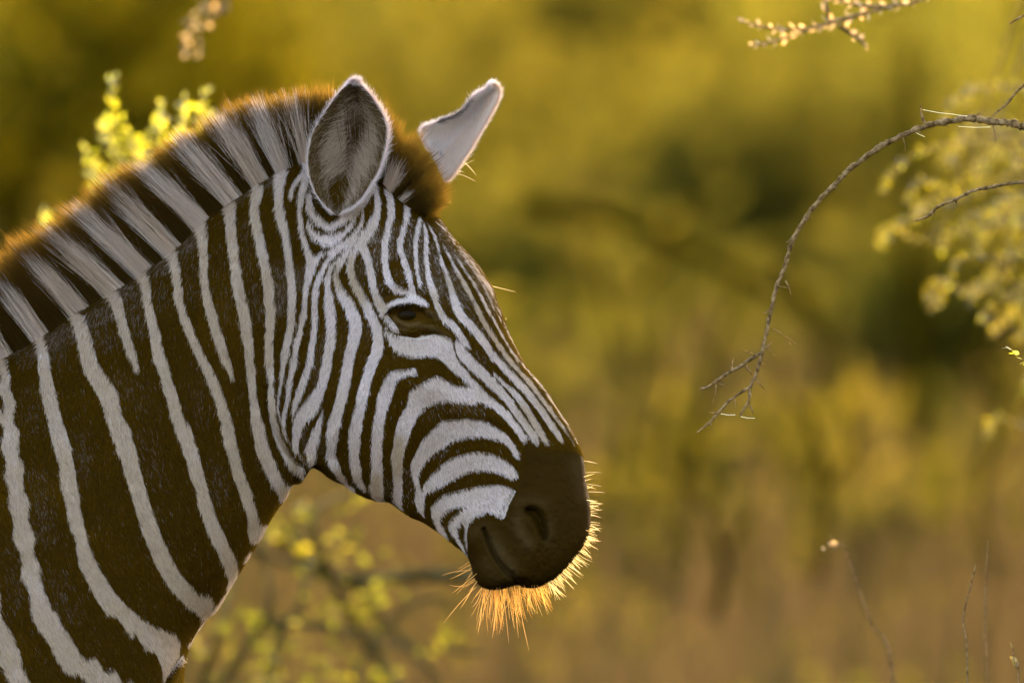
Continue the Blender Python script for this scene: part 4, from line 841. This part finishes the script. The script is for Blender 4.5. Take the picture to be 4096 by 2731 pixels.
# big masses, left to right: overview x, distance, width, height, leaves, material
LAB = 'bushes across the clearing'
BG = [
 (-60, 62, 2.6, 2.6, 5200, M_DARKL, 'dark dense bush at the far left edge, behind the mane', 'bush'),
 (230, 48, 1.5, 1.9, 2600, M_DARKL, 'shaded dark green bush high up on the left', 'bush'),
 (120, 90, 4.0, 4.2, 4200, M_FAR, 'bright green tree crown filling the upper left corner', 'bush'),
 (560, 84, 3.4, 3.2, 4200, M_FAR, 'yellow green bush showing above the mane', 'bush'),
 (830, 100, 4.4, 4.0, 4200, M_GREEN, 'olive bush between the two ears', 'bush'),
 (1130, 92, 3.6, 3.4, 4600, M_FAR, 'broad sunlit bush right of the far ear', 'bush'),
 (1480, 110, 4.4, 4.0, 4600, M_FAR, 'pale yellow green bush at the top centre', 'bush'),
 (1400, 70, 1.9, 1.5, 3000, M_OLIVE, 'low olive bush level with the forehead', 'bush'),
 (1760, 82, 3.0, 2.6, 4600, M_FAR, 'round green bush left of the arching branch', 'bush'),
 (1850, 56, 1.5, .62, 1800, M_LOW, 'low dark bush behind the hanging tip of the thorny branch', 'bush'),
 (2080, 96, 4.0, 3.6, 4600, M_GREEN, 'tawny olive bush behind the leafy twigs at top right', 'bush'),
 (1700, 98, 3.6, 3.8, 4200, M_FAR, 'tall green bush rising behind the arching branch', 'bush'),
 (2250, 120, 6.0, 5.0, 5200, M_GREEN, 'wide olive tree crown closing the view at top right', 'tree'),
 (1330, 125, 6.0, 5.0, 4200, M_GREEN, 'wide olive tree crown closing the view at top centre', 'tree'),
 (2420, 74, 3.0, 3.0, 4200, M_OLIVE, 'sunlit green bush at the right edge', 'bush'),
 (1950, 56, 1.6, 1.1, 3000, M_LOW, 'knee high olive bush left of the thin dark trunk', 'bush'),
 (1330, 50, 1.3, .75, 2200, M_LOW, 'low olive bush right of the muzzle', 'bush'),
 (1000, 62, 2.2, 1.3, 3200, M_OLIVE, 'olive bush hidden behind the head', 'bush'),
 (2290, 46, 1.1, .8, 2200, M_LOW, 'small bush right of the thin dark trunk', 'bush'),
 (700, 58, 2.4, 1.5, 2600, M_LOW, 'olive bush hidden behind the neck', 'bush'),
 (1820, 41, .8, .42, 1200, M_OLIVE, 'small green shrub low in the brown grass', 'bush'),
 (1500, 40, .7, .30, 900, M_OLIVE, 'tiny shrub in the brown grass under the branch', 'bush'),
 (2170, 39, .6, .34, 800, M_OLIVE, 'tiny green shrub at the foot of the thin dark trunk', 'bush'),
 (1200, 44, 1.0, .5, 1400, M_LOW, 'low green shrub just right of the chin whiskers', 'bush'),
]
for px_, d_, w_, h_, nl_, mt_, lb_, ct_ in BG:
    x_, _ = place(px_, 784, d_)
    bush('leafy_bush', x_, CAM[1]+d_, w_, h_, nl_, .045+.0004*d_, mt_, lb_, ct_, LAB)
# far wooded rise
nt_ = 26000; d_ = 150+120*rng.random(nt_); x_ = (rng.random(nt_)-.5)*(60+d_*.5); z_ = rng.random(nt_)**1.3*(5+5*fnoise(np.stack([x_*.08,d_*.02,0*d_],1),1,6))
v, q, vr = leafset(np.stack([x_, d_, z_+.3],1), .38); tag(mesh('treeline', v, q, M_OLIVE, attrs=dict(vary=vr), smooth=False), kind='stuff')
# leaning dead limb, dark and out of focus, and thin trunks
def stem_thing(name, pts, r0, r1, mat, label, cat, extra=()):
    P_ = [(*place(a, b, d_)[:1], CAM[1]+d_, place(a, b, d_)[1]) for a, b, d_ in pts]
    t = empty(name, (P_[0][0], P_[0][1], 0)); tag(t, label, cat)
    off = np.array([P_[0][0], P_[0][1], 0]); v, q = limb(np.array(P_)-off, r0, r1, 10, .06); mesh('trunk', v, q, mat, t)
    for e, a0, a1 in extra:
        Q_ = np.array([(place(a, b, d_)[0], CAM[1]+d_, place(a, b, d_)[1]) for a, b, d_ in e])-off; v, q = limb(Q_, a0, a1, 8, .05); mesh('branch', v, q, mat, t)
    return t
stem_thing('leaning_tree', [(1990,1060,37),(1880,760,37),(1800,680,37),(1550,560,37),(1380,500,37.5),(1210,470,38)], .010, .030, M_BARKD, 'dark dead tree leaning across the middle of the clearing', 'tree', extra=[([(1880,760,37),(1850,690,37),(1790,600,37),(1760,520,37)],.018,.008),([(1550,560,37),(1500,640,36.6),(1440,690,36.5)],.016,.006)])
stem_thing('thin_tree', [(2112,1310,41.6),(2106,1100,41.6),(2108,860,41.6),(2098,620,41.6),(2104,380,41.8),(2090,100,42)], .034, .020, M_BARKD, 'thin dark trunk standing upright below the leafy twigs on the right', 'tree', extra=[([(2100,640,41.6),(2050,520,41.6),(2010,420,41.6)],.016,.007)])
stem_thing('tree_stump', [(1718,1300,41.8),(1712,1220,41.8),(1716,1160,41.8)], .035, .028, M_BARKD, 'short dark stump standing in the brown grass', 'stump')
SAP = [((1420,1120),(1440,900),(1400,700),(1350,560),36,'slim crooked sapling right of the nose bridge'),((1560,1240),(1590,1000),(1640,820),(1700,640),33,'slim sapling leaning right behind the tip of the thorny branch'),
 ((1500,1180),(1490,1020),(1530,880),(1500,760),39,'short forked sapling in the middle of the clearing'),((1880,1330),(1900,1120),(1860,960),(1890,820),31,'thin bare sapling between the stump and the thin dark trunk'),
 ((2280,1340),(2250,1120),(2290,930),(2240,780),34,'thin bare sapling close to the right edge'),((1640,1420),(1660,1280),(1630,1180),(1670,1080),30,'small bare sapling low in the brown grass')]
for (a, b, c_, e_, d_, lb_) in SAP:
    stem_thing('bare_sapling', [(*a, d_), (*b, d_), (*c_, d_), (*e_, d_)], .013, .005, M_BARKD, lb_, 'sapling', extra=[([(*b, d_), (b[0]+60, b[1]-90, d_), (b[0]+90, b[1]-200, d_)], .007, .003), ([(*c_, d_), (c_[0]-60, c_[1]-70, d_), (c_[0]-80, c_[1]-160, d_)], .006, .003)])
stem_thing('dark_sapling', [(30,900,47),(40,520,47),(150,250,47),(330,60,47),(430,-60,47)], .05, .03, M_BARKD, 'dark slanting tree limb crossing the upper left corner', 'tree', extra=[([(40,520,47),(-60,330,47),(-120,160,47)],.03,.02)])
# ------------------------------------------------------------------ leaf pieces shared between the near shrubs
def leafmesh(name, L_, w_, mat, fold=.25):
    us = np.linspace(0,1,6); wv = np.sin(np.pi*us**.8)*w_/2; vs = []
    for u, ww in zip(us, wv): vs += [(-ww, 0, u*L_), (0, ww*fold, u*L_), (ww, 0, u*L_)]
    vs = np.array(vs); vs[:,1] += -.15*vs[:,2]**2/L_
    q = []
    for i in range(5):
        a = i*3; q += [(a,a+1,a+4,a+3),(a+1,a+2,a+5,a+4)]
    me = bpy.data.meshes.new(name); me.from_pydata([tuple(p) for p in vs.tolist()], [], q); me.materials.append(mat)
    at = me.attributes.new('vary','FLOAT','POINT'); at.data.foreach_set('value', np.full(len(vs), random.random(), np.float32)); me.polygons.foreach_set('use_smooth', [True]*len(q)); return me
M_SOFT = leaf_mat('soft_green_leaves', (.07,.07,.010), (.22,.21,.015), .55)
LM = {k: [leafmesh('leaf', 1, w, m) for w in (.42,.5,.6)] for k, m in (('near', M_NEAR), ('tawny', M_NEARR), ('bud', M_BUD), ('green', M_SOFT))}
def add_leaf(parent, p, d, L_, kind='near', name='leaf'):
    o = bpy.data.objects.new(name, random.choice(LM[kind])); COL.objects.link(o); o.parent = parent
    qn = Vector(d).to_track_quat('Z', 'Y'); o.rotation_mode = 'QUATERNION'
    from mathutils import Quaternion
    o.rotation_quaternion = qn @ Quaternion((0,0,1), random.random()*6.28); o.location = p; o.scale = (L_,)*3; return o
def shoot(t, off, pts, r0, r1, nleaf, L0, kind, bark=M_BARK, spread=.9, single=True, acc_=None, tip=True):
    a = spline(np.array(pts, float), 6)-off; rr = np.linspace(r0, r1, len(a)); v, q, _ = tube(np.zeros((0,3)), np.zeros((0,4),int), a, list(zip(rr, rr)), 6); mesh('twig', v, q, bark, t)
    for k in range(nleaf):
        f = .12+.88*(k+random.random()*.6)/nleaf; i = min(int(f*(len(a)-1)), len(a)-2); p = a[i]+(a[i+1]-a[i])*(f*(len(a)-1)-i); ax = a[i+1]-a[i]; ax /= np.linalg.norm(ax)+1e-9
        an = k*2.4+random.random(); e1 = np.cross(ax, [.3,.9,.1]); e1 /= np.linalg.norm(e1); e2 = np.cross(ax, e1)
        d = ax*(.55 if f < .95 else 1.5)+(e1*math.cos(an)+e2*math.sin(an))*spread; d /= np.linalg.norm(d); L_ = L0*(.7+.5*random.random())*(1-.25*f)
        if single: add_leaf(t, p, d, L_, kind)
        elif acc_ is not None: acc_.append((p, d, L_))
def gpt(a, b, y): return W(np.array(a*1.7415), np.array(b*1.7415), np.array(float(y))).reshape(3)
# shrub behind the mane: glowing shoots rising above the crest
yy0 = 2.9; x0 = gpt(330, 700, yy0)[0]; t = empty('young_shrub', (x0, yy0, 0)); tag(t, 'young shrub with glowing yellow green shoots rising behind the mane', 'shrub'); off = np.array([x0, yy0, 0.])
v, q = limb([(0,0,-.03),(.03,0,.5),(-.02,0,1.0),(.02,0,1.35),(.0,0,1.55)], .016, .008, 8, .03); mesh('stem', v, q, M_BARK, t)
top = off+np.array([.01,0,1.5])
for pts, nl_ in [([(330,600),(300,430),(262,330),(255,240),(262,175)],14),([(330,600),(290,400),(250,330),(240,285)],9),([(340,560),(330,400),(300,330),(275,270)],10),
                 ([(340,560),(350,400),(365,310),(372,235)],13),([(350,560),(380,420),(415,330),(425,225)],14),([(350,560),(400,420),(440,330),(470,210)],15),([(420,400),(460,320),(490,260)],8),
                 ([(300,560),(240,470),(215,400),(200,345)],13),([(320,600),(260,500),(230,430),(225,370)],8),([(230,700),(160,600),(115,520),(100,485)],9),([(350,500),(390,380),(400,300)],10),([(300,520),(310,380),(340,300)],10),
                 ([(330,500),(360,420),(450,380),(480,350)],9),([(300,480),(270,430),(245,395)],7),([(330,520),(320,440),(330,380)],8),([(360,500),(400,440),(430,400)],8)]:
    P_ = [gpt(a, b, yy0+random.uniform(-.15,.15)) for a, b in pts]; P_[0] = top+np.random.normal(0,.01,3)
    shoot(t, off, P_, .004, .0015, int(nl_*2.6), .024, 'near' if random.random() < .9 else 'bud')
# leafy small-leaved tree on the right, out of focus
yy0 = 3.4; x0 = gpt(2560, 784, yy0)[0]; t = empty('small_leaved_tree', (x0, yy0, 0)); tag(t, 'small leaved tree with tawny green twigs out of focus at the right edge', 'tree'); off = np.array([x0, yy0, 0.])
v, q = limb([(0,0,-.05),(.02,.02,.6),(-.03,0,1.3),(.03,0,1.9),(0,0,2.3)], .05, .02, 10, .04); mesh('trunk', v, q, M_BARKP, t)
rest = []
for k in range(64):
    bx = random.uniform(2045, 2500); by = random.uniform(190, 760) if k < 54 else random.uniform(700, 1050)
    if by > 700: bx = random.uniform(2250, 2560)
    if bx < 2120 and not (330 < by < 640): bx += 120
    y_ = yy0+random.uniform(-.5,.5); end = gpt(bx, by, y_); mid = gpt(min(2600, bx+random.uniform(90,170)), by-random.uniform(-30,60), y_); st = off+np.array([0,0,random.uniform(1.1,2.2)])
    lv = []
    shoot(t, off, [st, (st+mid)/2+np.array([0,0,.06]), mid, end, end+np.array([-.02,0,-.03])], .0025, .001, 62, .0165, 'tawny', single=False, acc_=lv)
    rest += lv[18:]
random.shuffle(rest)
for p, d, L_ in rest[:290]: add_leaf(t, p, d, L_, 'tawny' if random.random() < .85 else 'near')
P_ = np.array([r[0] for r in rest[290:]]); D_ = np.array([r[1] for r in rest[290:]]); Ls = np.array([r[2] for r in rest[290:]])[:,None]
e = np.cross(D_, rdir(len(D_))); e /= np.linalg.norm(e,axis=1,keepdims=True); v, q, vr = quads(P_+D_*Ls*.5, D_*Ls*.5, e*Ls*.25, rng.random(len(P_))); c_ = mesh('foliage', v, q, M_NEARR, t, smooth=False, attrs=dict(vary=vr)); c_['kind'] = 'stuff'
# tangled low shrub under the throat
yy0 = 4.6; x0 = gpt(720, 1400, yy0)[0]; t = empty('tangled_shrub', (x0, yy0, 0)); tag(t, 'tangled grey twigged shrub with green leaves below the throat', 'shrub'); off = np.array([x0, yy0, 0.])
for pts, r_ in [([(1150,1325),(1000,1320),(820,1330),(700,1305),(560,1260)],.013),([(640,1250),(790,1330),(880,1420),(1010,1568)],.009),([(560,1420),(760,1440),(900,1480),(1120,1500)],.007),([(1000,1700),(860,1500),(760,1320),(720,1180),(800,1130)],.010),([(600,1700),(640,1480),(700,1360),(690,1200)],.008),([(470,1600),(560,1500),(620,1380),(600,1220)],.008),([(800,1700),(840,1500),(960,1380),(1060,1400)],.006),([(430,1700),(500,1450),(540,1330)],.008)]:
    v, q = limb(np.array([gpt(a, b, yy0+random.uniform(-.2,.2)) for a, b in pts])-off, r_, r_*.5, 8, .05); mesh('branch', v, q, M_BARKP, t)
v, q = joinm([limb(np.array([gpt(a, b, yy0) for a, b in [(1000,1700),(900,1900)]]+[off+np.array([.05,0,-.03])])-off, .012, .02, 8), limb(np.array([gpt(a, b, yy0) for a, b in [(600,1700),(680,1900)]]+[off+np.array([-.05,0,-.03])])-off, .010, .02, 8), limb(np.array([gpt(a, b, yy0) for a, b in [(430,1700),(600,1900)]]+[off+np.array([-.02,0,-.03])])-off, .010, .02, 8)]); mesh('stem', v, q, M_BARKP, t)
CL = [(660,1215,50),(780,1250,60),(720,1290,50),(560,1430,60),(650,1480,80),(780,1420,70),(860,1370,60),(600,1540,70),(760,1540,60),(480,1520,50),(900,1560,50),(700,1180,30),(1000,1480,40),(830,1150,25)]
nlf = 0
for cx_, cy_, r_ in CL:
    for k in range(int(r_*.34)):
        p = gpt(cx_+random.gauss(0,r_*.6), cy_+random.gauss(0,r_*.45), yy0+random.gauss(0,.15))-off; d = Vector((random.gauss(0,1),random.gauss(0,1),random.gauss(.2,.8))).normalized()
        if nlf < 295: add_leaf(t, p, d, random.uniform(.014,.027), 'green' if random.random() < .85 else 'tawny'); nlf += 1
# ------------------------------------------------------------------ thorn tree off the right edge with the bare arching branch
x0 = 1.45; t = empty('thorn_tree', (x0, .1, 0)); tag(t, 'bare thorn tree whose arching grey branch hangs in from the right edge', 'tree'); off = np.array([x0, .1, 0.])
v, q = limb([(0,0,-.05),(.03,0,.6),(-.02,.02,1.2),(.02,0,1.8),(0,0,2.3)], .055, .03, 12, .03); mesh('trunk', v, q, M_BARK, t)
def jp(pts, y=-.02):
    a = fr('J', pts); P_ = W(a[:,0], a[:,1], np.full(len(a), y)); return P_, a[:,2]*PX/2 if a.shape[1] > 2 else None
def twig(name, pts, y=-.02, pre=None, knots=True, m=10):
    P_, r_ = jp(pts, y)
    if pre is not None: P_ = np.vstack([np.array(pre, float)+off, P_]); r_ = np.r_[np.linspace(.018, r_[0], len(pre)+1)[:-1], r_]
    a = spline(np.column_stack([P_, r_]), 7); c_ = a[:,:3]; rr = np.clip(a[:,3]*1.18, .0004, 1)
    kn = 1+.2*np.sin(np.arange(len(a))*1.9+np.sin(np.arange(len(a))*.7)*2)+rng.normal(0,.1,len(a)); rr = rr*kn if knots else rr
    c_ = c_+np.cumsum(rng.normal(0,1,c_.shape)*.0,0)+rng.normal(0,1,c_.shape)*rr[:,None]*.12
    v, q, _ = tube(np.zeros((0,3)), np.zeros((0,4),int), c_-off, list(zip(rr, rr)), m); return mesh(name, v, q, M_BARK, t)
twig('branch', [(1900,205,34),(1760,205,30),(1650,192,27),(1564,176,25),(1510,162,25),(1440,155,27),(1340,140,27),(1250,148,25),(1160,162,22),(1080,190,21),(1000,225,21),(920,265,20),(850,315,20),(780,370,19),(720,432,18),(660,490,18),(610,550,17),(570,610,17),(535,670,17),(510,735,17),(490,810,16),(460,880,17),(440,950,15),(425,1020,15),(412,1090,15),(398,1150,14),(382,1220,14),(360,1290,13),(335,1345,12)],
     pre=[(0,0,1.60),(-.15,-.02,1.68)])
twig('branch', [(384,1190,13),(340,1215,15),(300,1245,14),(250,1272,13),(200,1305,12),(150,1340,10),(115,1352,10)])
twig('branch', [(337,1340,12),(290,1370,12),(240,1405,11),(200,1450,11),(155,1500,9),(100,1545,6)])
twig('branch', [(335,1345,11),(332,1400,11),(315,1430,10),(290,1470,8)])
twig('branch', [(1850,400,17),(1700,412,15),(1564,424,13),(1500,430,12),(1420,445,12),(1340,462,12),(1260,500,11),(1180,535,11),(1130,580,11),(1070,597,8)], y=-.05, pre=[(0,0,1.42),(-.15,-.02,1.52)])
twig('branch', [(1800,-120,12),(1680,-80,10),(1600,-40,9),(1564,-10,9),(1530,20,9),(1490,70,8),(1450,105,7),(1425,128,5)], y=-.02, pre=[(0,0,1.95)])
twig('branch', [(1800,-330,12),(1700,-332,10),(1600,-330,10),(1560,-320,9),(1500,-285,6)], y=.0, pre=[(0,0,2.1)])
TH = [(1115,158,1100,68,9),(495,865,520,930,6),(530,668,497,695,7),(425,998,390,1013,6),(408,1172,438,1136,7),(350,1190,302,1172,4),(255,1262,262,1212,7),(318,1250,346,1292,8),(360,1308,406,1362,5),(335,1425,350,1465,8),
 (185,1330,165,1418,4),(195,1325,236,1346,5),(265,1390,268,1436,5),(190,1455,150,1455,5),(155,1500,166,1522,6),(1425,165,1436,262,5),(1340,135,1380,110,7),(1020,222,1032,292,4),(850,318,815,312,6),(785,362,775,345,5),(610,575,618,590,4),
 (1060,205,1066,180,5),(1215,168,1222,180,6),(1500,158,1524,140,7),(400,1160,448,1202,4),(385,1235,404,1242,4),(465,890,520,905,3),(1255,500,1262,528,8),(1420,448,1428,436,5),(1180,530,1168,524,6),(1085,195,1120,222,3),(440,1085,490,1112,5),(490,1112,546,1152,3.5),(512,1140,520,1155,2.5),(515,700,520,720,3),(720,450,735,462,4),(935,262,915,240,4)]
for a, b, c_, d_, w_ in TH:
    P_, _ = jp([(a,b,1),((a+c_)/2+(d_-b)*.06,(b+d_)/2-(c_-a)*.06,1),(c_,d_,1)]); P_[2,1] += random.uniform(-.006,.006)
    r_ = w_*1.7*.8926*PX/2; v, q, _ = tube(np.zeros((0,3)), np.zeros((0,4),int), P_-off, [(r_,r_),(r_*.6,r_*.6),(r_*.12,r_*.12)], 6); mesh('thorn', v, q, M_BARK, t)
SILK = leaf_mat('spider_silk', (.8,.6,.3), (.9,.7,.35), .6, .3)
for a, b, c_, d_ in [(1250,121,1335,129),(1270,175,1415,178),(205,1461,270,1466),(295,1474,357,1481),(1110,100,1250,121),(1060,190,1120,222)]:
    P_, _ = jp([(a,b,1),((a+c_)/2,(b+d_)/2+3,1),(c_,d_,1)]); v, q, _ = tube(np.zeros((0,3)), np.zeros((0,4),int), P_-off, [(.00035,.00035)]*3, 5); o = mesh('silk', v, q, SILK, t, attrs=dict(vary=np.full(len(v), .9)))
for P_, _w in [((1360,145),11),((1200,160),10),((1040,208),9),((900,276),9),((820,338),9),((750,400),9),((690,460),8),((640,518),8),((588,585),8),((548,650),8),((498,775),8),((470,860),7),((432,985),7),((418,1060),7),((395,1165),7),((370,1260),6),((225,1288),5),((170,1328),5),((265,1388),5),((215,1430),5),((180,1475),5),((325,1415),5),((1380,458),5),((1300,480),5),((1150,560),5)]:
    for q_ in range(2):
        a_ = random.random()*6.28; l_ = random.uniform(9,20); p0 = jp([(P_[0]+random.uniform(-14,14),P_[1]+random.uniform(-14,14)*.6,1)])[0][0]; p0 = jp([(P_[0],P_[1],1)])[0][0]
        p1 = p0+np.array([math.cos(a_), random.uniform(-.4,.4), math.sin(a_)])*l_*.8926*PX; r_ = _w*.45*.8926*PX/2
        v, q, _ = tube(np.zeros((0,3)), np.zeros((0,4),int), np.array([p0,(p0+p1)/2,p1])-off, [(r_,r_),(r_*.8,r_*.8),(r_*.3,r_*.3)], 6); mesh('knot', v, q, M_BARK, t)
# budding twig reaching in at the top right, slightly out of focus, on the same tree
def budtwig(t, off, pts, y, n_, r_=.0028, L0=.016, kind='bud', pre=None):
    P_ = np.array([gpt(a, b, y+random.uniform(-.03,.03)) for a, b in pts])
    if pre is not None: P_ = np.vstack([np.array(pre)+off, P_])
    shoot(t, off, P_, r_*1.2, r_*.5, n_, L0, kind, spread=.8)
budtwig(t, off, [(2350,-140),(2200,-60),(2110,2),(2050,14),(1990,30),(1930,50),(1885,60),(1830,78),(1780,95),(1722,106)], 1.3, 62, pre=[(0,0,2.2),(-.1,.6,2.35)])
budtwig(t, off, [(1990,30),(1930,46),(1860,66),(1780,66),(1705,50)], 1.25, 26)
budtwig(t, off, [(1910,56),(1898,20),(1890,-40)], 1.3, 7)
budtwig(t, off, [(2040,18),(1960,10),(1900,-8)], 1.3, 12)
budtwig(t, off, [(1930,62),(1975,92),(1992,108)], 1.3, 5)
# fresh leaves at the right edge
for k in range(7): add_leaf(t, W(np.array(4035.+k*14), np.array(1395.+k*9+random.uniform(-8,8)), np.array(-.02)).reshape(3)-off, (-.8+random.random()*.5, random.uniform(-.3,.3), random.uniform(-.2,.3)), .011, 'near')
# ------------------------------------------------------------------ tall tree at the upper left, only a hanging twig in the picture
x0 = -1.75; t = empty('hanging_twig_tree', (x0, 3.6, 0)); tag(t, 'tree off the upper left with one blurred budding twig hanging above the mane', 'tree'); off = np.array([x0, 3.6, 0.])
v, q = limb([(0,0,-.05),(.05,0,.9),(0,0,1.8),(.1,0,2.6)], .06, .035, 10, .03); mesh('trunk', v, q, M_BARKP, t)
v, q = limb([(.1,0,2.5),(.5,-.1,2.85),(.9,-.15,2.75),(1.25,-.2,2.5)], .025, .006, 8, .05); mesh('branch', v, q, M_BARKP, t)
budtwig(t, off, [(520,-60),(490,5),(455,30),(430,80),(425,122)], 3.4, 22, L0=.02, pre=[(1.25,-.2,2.5)])
budtwig(t, off, [(520,-60),(505,20),(480,50),(455,80),(462,130)], 3.4, 10, L0=.018, pre=[(1.25,-.2,2.5)])
# ------------------------------------------------------------------ dry stalks in the lower right
def stalk(name, pts, y, r_, label, cat='grass stalk', head=None, group='dry stalks at the lower right', nb_=0):
    P_ = np.array([gpt(a, b, y) for a, b in pts]); base_ = P_[-1].copy(); base_[2] = -.03; P_ = np.vstack([P_, [base_+(P_[-1]-base_)*.5], base_]); o_ = np.array([base_[0], base_[1], 0]); t = empty(name, tuple(o_)); tag(t, label, cat, group)
    a = spline(P_, 8)-o_; rr = np.linspace(r_*.5, r_, len(a)); v, q, _ = tube(np.zeros((0,3)), np.zeros((0,4),int), a, list(zip(rr, rr)), 6); mesh('stem', v, q, M_BARK, t)
    if head:
        for k in range(head): add_leaf(t, a[0]+np.random.normal(0,.004,3), (random.uniform(-1,1),random.uniform(-.4,.4),random.uniform(-.5,.3)), .009, 'bud', 'seed')
    for k in range(nb_):
        i = random.randrange(2, 30); add_leaf(t, a[min(i,len(a)-1)], (random.uniform(-1,1),0,random.uniform(0,1)), .014, 'tawny')
    return t
stalk('dry_stalk', [(2242,1295),(2228,1350),(2212,1430),(2222,1568)], .1, .0018, 'thin dry stalk near the lower right corner, bent at the top')
stalk('dry_stalk', [(2268,1240),(2264,1350),(2262,1460),(2266,1568)], .9, .0018, 'straight blurred dry stalk in the lower right corner')
stalk('dry_stalk', [(1905,1250),(1935,1250),(1962,1320),(2000,1430),(2050,1568)], 1.3, .0020, 'nodding dry stalk with a pale seed head among brown grass', head=9)
stalk('dry_stalk', [(2325,1480),(2332,1530),(2340,1600)], .2, .0016, 'small leafy dry stalk at the lower right edge', nb_=6)

# ------------------------------------------------------------------ evening air
HZ = newmat('haze_air'); m, nt, o_ = HZ; pv = nt.nodes.new('ShaderNodeVolumePrincipled'); pv.inputs['Density'].default_value = .024; pv.inputs['Color'].default_value = (1,.80,.08,1); pv.inputs['Anisotropy'].default_value = .55
nt.links.new(pv.outputs[0], o_.inputs['Volume'])
hz = mesh('haze', [(x,y,z) for z in (-3.5,22) for y in (-64,1445) for x in (-705,705)], [(0,1,3,2),(4,6,7,5),(0,4,5,1),(2,3,7,6),(0,2,6,4),(1,5,7,3)], m, smooth=False); tag(hz, kind='stuff')
SC.cycles.volume_bounces = 0
